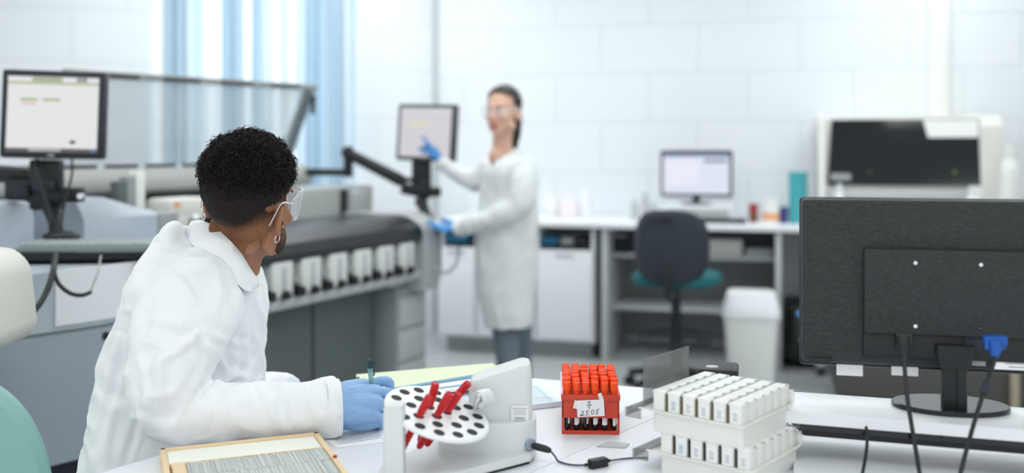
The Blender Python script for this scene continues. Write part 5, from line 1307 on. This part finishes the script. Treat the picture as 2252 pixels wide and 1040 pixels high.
bp = nt.nodes.new('ShaderNodeBump'); bp.inputs['Strength'].default_value = 1.0; bp.inputs['Distance'].default_value = 0.005; nz2 = nt.nodes.new('ShaderNodeTexNoise'); nz2.inputs['Scale'].default_value = 260
nt.links.new(tc.outputs['Object'], nz2.inputs['Vector']); nt.links.new(nz2.outputs['Fac'], bp.inputs['Height']); nt.links.new(bp.outputs[0], b.inputs['Normal'])
def set_len(me, pts, fn):
    a = me.attributes.new('hair_length', 'FLOAT', 'POINT'); a.data.foreach_set('value', [fn(p) for p in pts])
# how long the hair is cut: short at the neck and temples, long on top
set_len(cap, capco, lambda p: min(1, max(0, (p.z+0.078+0.012*noise.noise(p*30)-0.066*min(1, max(0, (p.y+0.08)/0.09)))/0.085)))
place(cap, HF, HM-ML)
hair = add_part(man, 'hair', cap, mfade)
mb = MB(); rnd = random.Random(21)
cand = [i for i, p in enumerate(capco) if p.z > -0.005 and (abs(p.x) < 0.062 or p.z > 0.02) and not (p.z < 0.03 and p.y > 0.02)]
for q in range(7500):
    i = rnd.choice(cand); p, n = capco[i], capno[i]
    k = min(1, max(0.0, (p.z-0.012)/0.075))
    if rnd.random() > 0.3+0.7*k: continue
    d = (n*0.55+Vector((rnd.uniform(-.8, .8), rnd.uniform(-.8, .8), rnd.uniform(-.8, .5)))).normalized()
    x, y, a = basis(d); ln = (0.003+0.016*k)*rnd.uniform(0.6, 1.3); rad = (0.0011+0.0046*k)*rnd.uniform(.7, 1.3); ph = rnd.uniform(0, 6.28); tw = rnd.uniform(1.1, 2.1)*rnd.choice((-1, 1)); pts = []
    for s_ in range(11):
        u = s_/10; t_ = ph+tw*6.28*u
        pts.append(p-n*(0.004+0.004*(1-k))+a*ln*u+(x*math.cos(t_)+y*math.sin(t_))*rad*min(1, u*3)+Vector((0, 0, -0.005*u*u)))
    mb.tube(pts, [0.00068]*8+[0.0006, 0.0005, 0.0003], n=3)
cm = mb.mesh('curls'); place(cm, HF, HM-ML); add_part(man, 'hair_curls', cm, M_['hair'], hair)
# beard
def beardzone(p):
    if p.y < 0.004 or p.z < -0.108+max(0, 0.06-p.y)*0.35: return False
    if abs(p.x) > 0.086: return False
    if p.z > -0.050+max(0, 0.035-p.y)*1.1: return False
    if p.y > 0.085 and p.z > -0.056: return False
    if abs(p.x) < 0.024 and -0.083 < p.z < -0.056 and p.y > 0.08: return False
    return True
bd_ = shell(headlocal, beardzone, lambda p: 0.003+0.0012*noise.noise(p*300), 'beard'); bco = [Vector(v.co) for v in bd_.vertices]
set_len(bd_, bco, lambda p: min(1, max(0, 0.34+(-p.z-0.055)*8))); place(bd_, HF, HM-ML); add_part(man, 'beard', bd_, mfade)
mb = MB()
for s in (-1, 1): mb.ell((s*0.032, 0.072, 0.004), (0.0115, 0.0115, 0.0115), nu=18, nv=12)
for s in (-1, 1): mb.ell((s*0.032, 0.0815, 0.004), (0.005, 0.0028, 0.005), nu=14, nv=8, m=1)
local(mb, man, HF, HM); mb.build('eyes', [M_['eye'], M_['iris']], man)
mb = MB()
for s in (-1, 1): mb.tube([(s*0.014, 0.094, 0.022), (s*0.03, 0.092, 0.028), (s*0.048, 0.080, 0.024)], [0.003, 0.004, 0.002], smooth=4, n=8)
local(mb, man, HF, HM); mb.build('eyebrows', M_['hair'], man)
# earrings: hoop on the right ear, stud and ring on the left
mb = MB(); mb.tube([(0.084, -0.010+0.0078*math.cos(R(t)), -0.053+0.0078*math.sin(R(t))) for t in range(0, 361, 18)], 0.0012, n=8); local(mb, man, HF, HM); mb.build('earring', M_['silver'], man)
mb = MB(); mb.tube([(-0.085+0.004*math.cos(R(t)), -0.026, -0.042+0.007*math.sin(R(t))) for t in range(0, 361, 18)], 0.0013, n=8); local(mb, man, HF, HM); mb.build('earring', M_['silver'], man)
mb = MB(); mb.ell((-0.089, -0.026, -0.034), (0.0024, 0.0024, 0.0024), nu=12, nv=8); local(mb, man, HF, HM); mb.build('ear_stud', M_['silver'], man)
# safety glasses
gl = bpy.data.objects.new('safety_glasses', None); C.objects.link(gl); gl.parent = man
def gpart(name, mb, m):
    local(mb, man, HF, HM); o = mb.build(name, m, gl, 60); return o
M_['clearframe'] = clearmat('clear_frame', (232, 236, 240), 0.42, 0.08)
mb = MB(); secs = []
for z, f in ((-0.030, 0.90), (-0.02, 0.97), (0.0, 1.0), (0.022, 1.0), (0.030, 0.97)):
    secs.append([(0.076*f*math.sin(t), 0.058+0.062*f*math.cos(t)**0.8 if math.cos(t) > 0 else 0.058, z+(0.010 if abs(t) < 0.25 and z < -0.01 else 0)) for t in [R(-88+176*k/28) for k in range(29)]])
mb.loft(secs, closed=False); gpart('lens_shield', mb, M_['lens'])
mb = MB()
for sec in (secs[0], secs[-1]): mb.tube([Vector(p) for p in sec], 0.0016, n=8)
gpart('lens_rim', mb, M_['clearframe'])
for s in (-1, 1):
    mb = MB(); mb.add([(s*0.076, 0.060, -0.028), (s*0.077, 0.060, 0.028), (s*0.083, 0.030, 0.020), (s*0.082, 0.030, -0.006)], [(0, 1, 2, 3)]); mb.tube([(s*0.076, 0.060, -0.028), (s*0.082, 0.030, -0.006)], 0.0014, n=6); mb.tube([(s*0.077, 0.060, 0.028), (s*0.083, 0.030, 0.020)], 0.0014, n=6); gpart('side_shield', mb, M_['lens'])
    mb = MB(); mb.tube([(s*0.082, 0.034, 0.012), (s*0.086, 0.0, 0.020), (s*0.088, -0.018, 0.018), (s*0.087, -0.034, -0.004), (s*0.083, -0.040, -0.022)], [0.0018, 0.0019, 0.0019, 0.0018, 0.0016], n=8, smooth=5, sx=0.6); gpart('temple_arm', mb, M_['clearframe'])

# coat: torso loft, sleeves and shoulders grown together
tor = [(1130, 150, 560, 2.16, 0.20), (1060, 166, 552, 2.15, 0.20), (1000, 180, 562, 2.15, 0.195), (930, 198, 572, 2.15, 0.19), (860, 212, 572, 2.15, 0.19), (790, 230, 570, 2.15, 0.19), (720, 252, 574, 2.145, 0.195), (660, 280, 570, 2.14, 0.20), (610, 303, 555, 2.14, 0.195), (570, 326, 528, 2.14, 0.165), (540, 350, 496, 2.15, 0.115), (518, 370, 462, 2.16, 0.075), (503, 388, 436, 2.17, 0.04)]
tor = [(a, b+min(30, max(0, (a-500)*0.2)), c-10, d, e_) for a, b, c, d, e_ in tor]
mb = MB(); secs = []
for py, xl_, xr_, Y, dp in tor:
    z = zof(py, Y); a = (xl_-1126)/FPX*Y; b_ = (xr_-1126)/FPX*Y; cx_ = (a+b_)/2; hw_ = (b_-a)/2; q = []
    for k in range(40):
        t = 2*math.pi*k/40; q.append((cx_+hw_*math.copysign(abs(math.cos(t))**0.85, math.cos(t)), Y+dp*math.copysign(abs(math.sin(t))**0.9, math.sin(t))+0.05*math.cos(t), z))
    secs.append(q)
mb.loft(secs)
# right arm: shoulder, elbow on the table edge, wrist
arm = [m3(445, 640, 2.08), m3(432, 672, 2.0), m3(400, 730, 1.925), m3(368, 830, 1.89), m3(372, 893, 1.895), m3(440, 908, 1.90), m3(540, 906, 1.905), m3(640, 901, 1.92), m3(720, 895, 1.935), m3(741, 893, 1.94)]
mb.tube(arm, [0.095, 0.094, 0.086, 0.076, 0.066, 0.060, 0.052, 0.049, 0.055, 0.057], smooth=5, n=28, round_ends=False)
# left arm reaching to the table on the far side
larm = [m3(440, 590, 2.27), m3(455, 700, 2.33), m3(490, 830, 2.36), m3(560, 865, 2.34), m3(640, 872, 2.30)]
mb.tube(larm, [0.075, 0.072, 0.064, 0.056, 0.05], smooth=5, n=24)
# hood-like rumple at the back of the neck
mb.tube([m3(366, 535, 2.05), m3(378, 508, 2.09), m3(400, 503, 2.14), m3(425, 510, 2.2)], [0.014, 0.017, 0.013, 0.01], smooth=5, n=14, round_ends=True)
ct = remesh(mb, 0.0055, 6, 'coat')
seg_arm = [Vector(p) for p in catmull(arm, 4)]
creases = [((436, 735), (515, 835), 9, .010), ((440, 728), (560, 770), 9, .006), ((430, 740), (320, 815), 11, .010), ((436, 740), (455, 830), 8, -.008), ((426, 725), (340, 700), 12, .006),
           ((515, 815), (455, 868), 8, .012), ((528, 838), (470, 862), 7, -.012), ((450, 800), (400, 900), 10, .008), ((330, 770), (298, 905), 12, -.009), ((312, 790), (320, 930), 9, .006), ((360, 770), (345, 900), 12, .008),
           ((500, 862), (520, 955), 10, .006), ((560, 855), (600, 950), 9, -.005), ((620, 852), (632, 950), 9, .006), ((680, 845), (690, 950), 8, -.005), ((718, 842), (712, 948), 7, .005),
           ((330, 620), (255, 860), 14, .008), ((285, 700), (215, 985), 11, -.010), ((262, 740), (200, 1030), 8, .007), ((245, 880), (232, 1040), 9, .007), ((300, 930), (270, 1040), 9, -.007),
           ((458, 575), (460, 730), 3, .0022), ((350, 560), (470, 575), 10, .005), ((380, 600), (440, 690), 12, .006), ((520, 640), (545, 800), 10, .007), ((545, 640), (570, 740), 8, -.006), ((500, 680), (510, 800), 8, .005), ((398, 520), (450, 560), 7, .005)]
def crease(px, py):
    d = 0.0
    for (x0, y0), (x1, y1), w, a in creases:
        ux, uy = x1-x0, y1-y0; L2 = ux*ux+uy*uy; t = ((px-x0)*ux+(py-y0)*uy)/L2; t = min(1, max(0, t))
        q = math.hypot(px-x0-ux*t, py-y0-uy*t)/w
        if q < 3: d += a*(math.exp(-q*q)-0.45*math.exp(-(q-1.6)**2*1.5))*(0.35+0.65*math.sin(math.pi*min(1, t+0.15)))
    return d
def coat_d(p, n):
    d = 0.0
    if n.y < 0.15: d += crease(1126+FPX*p.x/p.y, HOR+FPX*(CAMZ-p.z)/p.y)*0.8*min(1, (0.15-n.y)*2.5)
    dm = min((p-a).length for a in seg_arm)
    fa = max(0.0, 1-dm/0.13)
    # long soft drapes down the back, tighter ones round the elbow
    d += fold(p, 5.5, 0.010, (1, 1, 0.35), 3.1)*(1-fa)*0.9
    d += fold(p, 11, 0.006, (1, 1, 1), 8.3)*(0.4+0.6*fa)
    d += fold(p, 19, 0.0045, (1, 0.8, 0.8), 1.7)
    d += fold(p, 45, 0.0008, (1, 1, 1), 5.2)
    return d-0.006
displace(ct, coat_d)
ct.transform(Matrix.Translation(-ML))
coat = add_part(man, 'lab_coat', ct, M_['coat'])
# collar: a folded band round the neck, top line then the fold down over the shoulder
top = [(441, 483, 2.15), (458, 490, 2.105), (480, 505, 2.075), (505, 528, 2.055), (530, 556, 2.045), (550, 588, 2.05), (562, 606, 2.065)]
bot = [(405, 512, 2.14), (420, 535, 2.07), (450, 560, 2.03), (485, 590, 2.005), (520, 622, 2.0), (546, 640, 2.02), (569, 630, 2.06)]
far_t = [(556, 600, 2.13), (535, 570, 2.19), (500, 530, 2.215), (465, 500, 2.215), (447, 487, 2.19)]
far_b = [(566, 625, 2.14), (548, 600, 2.23), (510, 565, 2.27), (455, 530, 2.27), (415, 512, 2.22)]
tl = catmull([m3(*q) for q in top+far_t], 5); bl_ = catmull([m3(*q) for q in bot+far_b], 5)
cen = m3(500, 555, 2.13)
secs = []
inn = [t_+(cen-t_).normalized()*0.004-Vector((0, 0, 0.002)) for t_ in tl]; low = [t_+(cen-t_).normalized()*0.006-Vector((0, 0, 0.03)) for t_ in tl]
mid = [t_*0.6+b_*0.4+((t_*0.5+b_*0.5)-cen).normalized()*0.008+Vector((0, 0, 0.004)) for t_, b_ in zip(tl, bl_)]
und = [b_-(b_-cen).normalized()*0.004-Vector((0, 0, 0.003)) for b_ in bl_]
mb = MB(); mb.loft([low, inn, tl, mid, bl_, und], closed=False); me = mb.mesh('collar'); me.transform(Matrix.Translation(-ML)); cl = add_part(man, 'collar', me, M_['coat'], coat, 70)
# cuff edge
mb = MB(); cw = m3(741, 893, 1.94); dcf = (m3(760, 891, 1.945)-m3(700, 897, 1.93)).normalized(); x, y, a = basis(dcf)
secs = [[cw+a*s_+(x*math.cos(t)+y*math.sin(t))*r_*(1+0.05*math.sin(3*t+1)) for t in [2*math.pi*k/36 for k in range(36)]] for s_, r_ in ((-0.02, 0.0545), (0.004, 0.0550), (0.006, 0.053), (-0.008, 0.049))]
mb.loft(secs, cap=False); me = mb.mesh('cuff'); me.transform(Matrix.Translation(-ML)); add_part(man, 'cuff', me, M_['coat'], coat, 60)
# trousers, shoes and stool below the table
mb = MB()
for yy in (2.02, 2.26):
    mb.tube([(-0.72, yy, 0.56), (-0.42, yy+0.02, 0.56), (-0.24, yy+0.03, 0.53), (-0.22, yy+0.03, 0.3), (-0.26, yy+0.03, 0.09)], [0.095, 0.08, 0.068, 0.06, 0.05], smooth=5, n=20)
mb.ell((-0.75, 2.14, 0.58), (0.15, 0.19, 0.11))
me = remesh(mb, 0.012, 3, 'trousers'); me.transform(Matrix.Translation(-ML)); add_part(man, 'trousers', me, M_['trouser_m'])
for yy in (2.05, 2.29):
    mb = MB(); mb.loft([[(-0.2+x*f, yy+y*f, z) for x, y in rect_round(0.27, 0.095, 0.045)] for f, z in ((1, 0.0), (1.0, 0.03), (0.8, 0.07), (0.45, 0.095))]); me = mb.mesh('shoe'); me.transform(Matrix.Translation(-ML)); add_part(man, 'shoe', me, M_['shoe'])
st_ = thing('stool', 'round lab stool under the seated person', 'stool', (-0.75, 2.14, 0))
mb = MB(); mb.lathe([(0.001, 0.43), (0.17, 0.43), (0.18, 0.45), (0.17, 0.475), (0.001, 0.475)], n=32); mb.build('seat', M_['charcoal'], st_)
mb = MB(); mb.cyl((0, 0, 0.05), (0, 0, 0.43), 0.025); mb.lathe([(0.001, 0), (0.22, 0), (0.22, 0.02), (0.03, 0.05), (0.001, 0.05)], n=32); mb.build('column', M_['steel'], st_)

# right hand in blue glove, closed round a pen
G = lambda px, py, Y: m3(px, py, Y)
wr = G(738, 893, 1.94)
mcp = [G(800, 850, 2.035), G(826, 864, 1.995), G(830, 889, 1.972), G(818, 913, 1.957)]
mb = MB()
for m_, r_ in zip(mcp, (0.017, 0.0175, 0.017, 0.016)):
    w0 = wr+(m_-(mcp[0]+mcp[3])/2)*0.42
    mb.tube([w0+Vector((-0.012, 0, 0)), w0*0.5+m_*0.5+Vector((0, -0.002, 0.003)), m_], [0.026, 0.0235, r_*1.0], smooth=4, n=16, round_ends=True)
mb.tube([G(745, 893, 1.945), G(785, 895, 1.975), G(812, 892, 1.995)], [0.034, 0.033, 0.024], smooth=4, n=18, round_ends=True)
mb.tube([G(755, 925, 1.95), G(790, 930, 1.958), G(822, 928, 1.965)], [0.016, 0.0175, 0.013], smooth=4, n=16, round_ends=True)
fing = [[mcp[0], G(848, 838, 2.05), G(857, 856, 2.075), G(838, 884, 2.068)],
        [mcp[1], G(858, 866, 2.005), G(858, 893, 2.038), G(838, 908, 2.055)],
        [mcp[2], G(850, 894, 1.978), G(850, 917, 2.005), G(828, 924, 2.035)],
        [mcp[3], G(836, 918, 1.957), G(836, 934, 1.978), G(814, 936, 2.01)],
        [G(768, 868, 2.01), G(800, 850, 2.06), G(826, 858, 2.078), G(834, 880, 2.080)]]
for f_, r_ in zip(fing, (0.0105, 0.0105, 0.010, 0.009, 0.0115)):
    mb.tube(f_, [r_*1.1, r_*1.05, r_*0.95, r_*0.85], smooth=5, n=16, round_ends=True)
gm = remesh(mb, 0.0016, 4, 'glove')
def glove_d(p, n):
    t = max(0, 1-abs((p-wr).length-0.03)/0.05)
    return fold(p, 60, 0.0011, (0.5, 1, 1), 2.0)*(0.4+t)+fold(p, 130, 0.0004)-0.0006
displace(gm, glove_d); gm.transform(Matrix.Translation(-ML)); add_part(man, 'right_glove', gm, M_['glove'])
mb = MB(); lh = G(690, 872, 2.28)
mb.tube([G(640, 872, 2.30), lh], [0.032, 0.03], n=16, round_ends=True)
for k in range(4): mb.tube([lh+Vector((0, -0.03+k*0.02, 0)), lh+Vector((0.05, -0.035+k*0.022, -0.008)), lh+Vector((0.085-0.012*abs(k-1.5), -0.036+k*0.023, -0.03))], [0.012, 0.0105, 0.009], smooth=4, n=12, round_ends=True)
mb.tube([lh+Vector((-0.02, -0.03, 0)), lh+Vector((0.02, -0.06, -0.01)), lh+Vector((0.05, -0.066, -0.025))], [0.014, 0.012, 0.010], smooth=4, n=12, round_ends=True)
gm = remesh(mb, 0.002, 3, 'glove'); gm.transform(Matrix.Translation(-ML)); add_part(man, 'left_glove', gm, M_['glove'])
# pen
p0, p1 = G(812, 794, 2.0), G(826, 925, 2.05); p1.z = TZ+0.002
pn = thing('pen', 'clear green-ended pen held upright in the blue gloved hand', 'pen', p1); d = (p0-p1); L_ = d.length; d = d/L_
mb = MB(); mb.tube([d*0.012, d*L_*0.98], 0.0052, n=16); mb.build('barrel', M_['pen'], pn)
mb = MB(); mb.tube([d*0.014, d*L_*0.62], 0.0024, n=10); mb.build('ink_tube', M_['penink'], pn)
mb = MB(); mb.tube([Vector((0, 0, 0)), d*0.012], [0.0008, 0.0045], n=12); mb.build('tip', M_['pengreen'], pn)
mb = MB(); mb.tube([d*L_*0.90, d*L_, d*(L_+0.004)], [0.0058, 0.0058, 0.0045], n=16); 
x, y, a = basis(d); cxp = Vector((0.0068, -0.002, 0)); mb.tube([d*L_*0.985+cxp*0.6, d*L_*0.97+cxp*1.2, d*L_*0.80+cxp*1.15, d*L_*0.77+cxp*0.9], 0.0014, n=8, smooth=3); mb.build('pen_cap', M_['pengreen'], pn)

# ------------------------------------------------------------------ standing woman
WY = 4.8
wo = thing('person', 'standing person in white lab coat touching the far monitor', 'person', (0.0, WY, 0))
WO = wo.location.copy()
def q3(px, py, Y=WY): return P(px, py, Y)
HWc = q3(1106, 246, 4.78); fw = frame(R(180+31), R(-2), 0)      # looks towards the camera, turned to image left
nmw = fw.inverted() @ (q3(1104, 318, 4.82)-HWc); nbw = fw.inverted() @ (q3(1108, 360, 4.86)-HWc)
def w_extra(mb):
    to = lambda q: fw.inverted() @ (q-HWc)
    mb.tube([to(q3(1108, 345, 4.85)), to(q3(1108, 400, 4.87))], [0.06, 0.09], n=24, round_ends=True); mb.ell(to(q3(1092, 350, 4.80)), (0.042, 0.045, 0.055))
wm = head_mesh(0.95, neck=((0, -0.02, -0.05), nmw, nbw), nr=0.050, female=True, extra=w_extra, voxel=0.005)
wl_ = wm.copy(); place(wm, fw, HWc-WO); add_part(wo, 'body', wm, M_['skin_w'])
def scalp_w(p):
    if abs(p.x) > 0.068 and -0.03 < p.y < 0.02 and p.z < 0.025: return False
    if p.y > 0.015: return p.z > 0.065+(p.y-0.015)*0.55
    return p.z > -0.075+max(0, p.y+0.03)*1.2
cw_ = shell(wl_, scalp_w, lambda p: 0.010+max(0, p.z-0.02)*0.06+0.002*noise.noise(p*50), 'hair'); place(cw_, fw, HWc-WO); hw_o = add_part(wo, 'hair', cw_, M_['hair_w'])
mb = MB(); mb.tube([(0, -0.105, 0.03), (0.005, -0.13, -0.02), (0.008, -0.125, -0.11), (0.006, -0.105, -0.20)], [0.02, 0.03, 0.028, 0.008], smooth=6, n=16, round_ends=True); local(mb, wo, fw, HWc); mb.build('ponytail', M_['hair_w'], hw_o)
mb = MB()
for s in (-1, 1): mb.ell((s*0.031, 0.071, 0.004), (0.011, 0.011, 0.011), nu=16, nv=10); mb.ell((s*0.031, 0.0805, 0.004), (0.005, 0.0025, 0.005), nu=12, nv=8, m=1)
local(mb, wo, fw, HWc); mb.build('eyes', [M_['eye'], M_['iris']], wo)
mb = MB()
for s in (-1, 1): mb.tube([(s*0.014, 0.091, 0.022), (s*0.03, 0.089, 0.028), (s*0.048, 0.076, 0.023)], [0.003, 0.0035, 0.002], smooth=4, n=8)
local(mb, wo, fw, HWc); mb.build('eyebrows', M_['hair_w'], wo)
mb = MB(); mb.ell((0, 0.088, -0.061), (0.021, 0.0105, 0.0055)); mb.ell((0, 0.086, -0.073), (0.018, 0.0105, 0.006)); local(mb, wo, fw, HWc); mb.build('lips', M_['lip'], wo)
gl2 = bpy.data.objects.new('safety_glasses', None); C.objects.link(gl2); gl2.parent = wo
mb = MB(); secs = []
for z, f in ((-0.026, 0.92), (0.0, 1.0), (0.026, 0.98)): secs.append([(0.076*f*math.sin(t), 0.05+0.058*f*max(0, math.cos(t))**0.8, z) for t in [R(-88+176*k/24) for k in range(25)]])
mb.loft(secs, closed=False); local(mb, wo, fw, HWc); mb.build('lens_shield', M_['lens'], gl2)
for s in (-1, 1):
    mb = MB(); mb.tube([(s*0.076, 0.05, 0.012), (s*0.083, 0.0, 0.016), (s*0.082, -0.03, -0.004)], 0.003, n=8, smooth=4); local(mb, wo, fw, HWc); mb.build('temple_arm', M_['clearframe'], gl2)
# coat
wt = [(715, 1066, 1170, 4.84, 0.15), (690, 1062, 1172, 4.84, 0.155), (640, 1052, 1176, 4.84, 0.16), (580, 1048, 1180, 4.84, 0.165), (520, 1048, 1182, 4.84, 0.165), (470, 1054, 1182, 4.85, 0.16), (420, 1056, 1178, 4.86, 0.165), (380, 1060, 1174, 4.86, 0.18), (358, 1070, 1164, 4.87, 0.17), (342, 1092, 1152, 4.89, 0.12), (328, 1112, 1142, 4.91, 0.06)]
mb = MB(); secs = []
for py, xl_, xr_, Y, dp in wt:
    z = zof(py, Y); a = (xl_-1126)/FPX*Y; b_ = (xr_-1126)/FPX*Y
    secs.append([((a+b_)/2+(b_-a)/2*math.cos(t), Y+dp*math.sin(t), z) for t in [2*math.pi*k/36 for k in range(36)]])
mb.loft(secs)
la = [q3(1148, 362, 4.72), q3(1152, 410, 4.66), q3(1140, 458, 4.64), q3(1090, 478, 4.68), q3(1035, 494, 4.74), q3(1005, 500, 4.80)]
mb.tube(la, [0.068, 0.066, 0.060, 0.052, 0.044, 0.044], smooth=5, n=22)
ra = [q3(1085, 365, 5.0), q3(1055, 395, 5.03), q3(1020, 390, 5.05), q3(985, 366, 5.06), q3(968, 354, 5.07)]
mb.tube(ra, [0.062, 0.058, 0.05, 0.042, 0.04], smooth=5, n=22)
wc = remesh(mb, 0.012, 4, 'coat'); displace(wc, lambda p, n: fold(p, 6, 0.011, (1, 1, 0.4), 2.2)+fold(p, 14, 0.006, (1, 1, 0.7), 6.1)-0.008)
def in_tri(px, py, t=((1075, 318), (1104, 324), (1083, 368))):
    s = [(t[(k+1) % 3][0]-t[k][0])*(py-t[k][1])-(t[(k+1) % 3][1]-t[k][1])*(px-t[k][0]) for k in range(3)]
    return all(q > 0 for q in s) or all(q < 0 for q in s)
bmw = bmesh.new(); bmw.from_mesh(wc)
cut = [fc for fc in bmw.faces if fc.calc_center_median().y < 4.86 and in_tri(1126+FPX*fc.calc_center_median().x/fc.calc_center_median().y, HOR+FPX*(CAMZ-fc.calc_center_median().z)/fc.calc_center_median().y)]
bmesh.ops.delete(bmw, geom=cut, context='FACES'); bmw.to_mesh(wc); bmw.free()          # the open V of the coat
wc.transform(Matrix.Translation(-WO)); wcoat = add_part(wo, 'lab_coat', wc, M_['coat_w'])
# trousers, shoes
mb = MB()
for (x0, y0), (x1, y1) in (((1108, 4.80), (1118, 4.72)), ((1136, 4.90), (1142, 4.92))):
    mb.tube([q3(x0, 640, y0), q3(x0+4, 720, y0), q3(x1, 790, (y0+y1)/2), q3(x1+8, 900, y1)], [0.085, 0.07, 0.06, 0.05], smooth=5, n=20)
me = remesh(mb, 0.012, 3, 'trousers'); me.transform(Matrix.Translation(-WO)); add_part(wo, 'trousers', me, M_['trouser'])
for px, Y in ((1122, 4.70), (1148, 4.90)):
    c_ = q3(px, 900, Y); mb = MB(); mb.loft([[(c_.x-0.05+x*f, Y+y*f, z) for x, y in rect_round(0.25, 0.09, 0.043)] for f, z in ((1, 0.0), (1.0, 0.03), (0.8, 0.07), (0.45, 0.10))]); me = mb.mesh('shoe'); me.transform(Matrix.Translation(-WO)); add_part(wo, 'shoe', me, M_['shoe'])
# gloved hands
def hand(name, wrist, fwd, side, curl, voxel=0.003):
    """fwd: wrist to fingertips, side: across the palm towards the thumb"""
    f = Vector(fwd).normalized(); s = Vector(side).normalized(); n = f.cross(s).normalized(); mb = MB(); w = Vector(wrist)
    mb.loft([[w+f*a+s*(b*math.cos(t))+n*(c_*math.sin(t)) for t in [2*math.pi*k/16 for k in range(16)]] for a, b, c_ in ((-0.03, 0.026, 0.02), (0.02, 0.034, 0.017), (0.06, 0.042, 0.015), (0.085, 0.040, 0.012))])
    for k, (o_, ln) in enumerate(((0.030, 0.075), (0.010, 0.083), (-0.010, 0.077), (-0.030, 0.06))):
        a = w+f*0.08+s*o_; c1 = curl[k]
        b = a+(f*math.cos(c1)-n*math.sin(c1))*ln*0.5; c_ = b+(f*math.cos(c1*2)-n*math.sin(c1*2))*ln*0.5
        mb.tube([a, b, c_], [0.0105, 0.0095, 0.0082], smooth=4, n=12, round_ends=True)
    mb.tube([w+f*0.015+s*0.03, w+f*0.045+s*0.062-n*0.01, w+f*0.075+s*0.070-n*0.018], [0.014, 0.012, 0.010], smooth=4, n=12, round_ends=True)
    me = remesh(mb, voxel, 3, name); me.transform(Matrix.Translation(-WO)); return add_part(wo, name, me, M_['glove_w'])
M_['glove_w'] = mat('bright_blue_glove', (70, 140, 205), 0.45)
hand('right_glove', q3(970, 355, 5.07), (-0.45, 0.25, 0.75), (-0.3, -0.9, 0.1), (0.1, 0.7, 0.9, 1.0))
hand('left_glove', q3(1008, 499, 4.80), (-0.85, 0.35, -0.12), (-0.2, 0.9, 0.3), (0.35, 0.35, 0.4, 0.4))
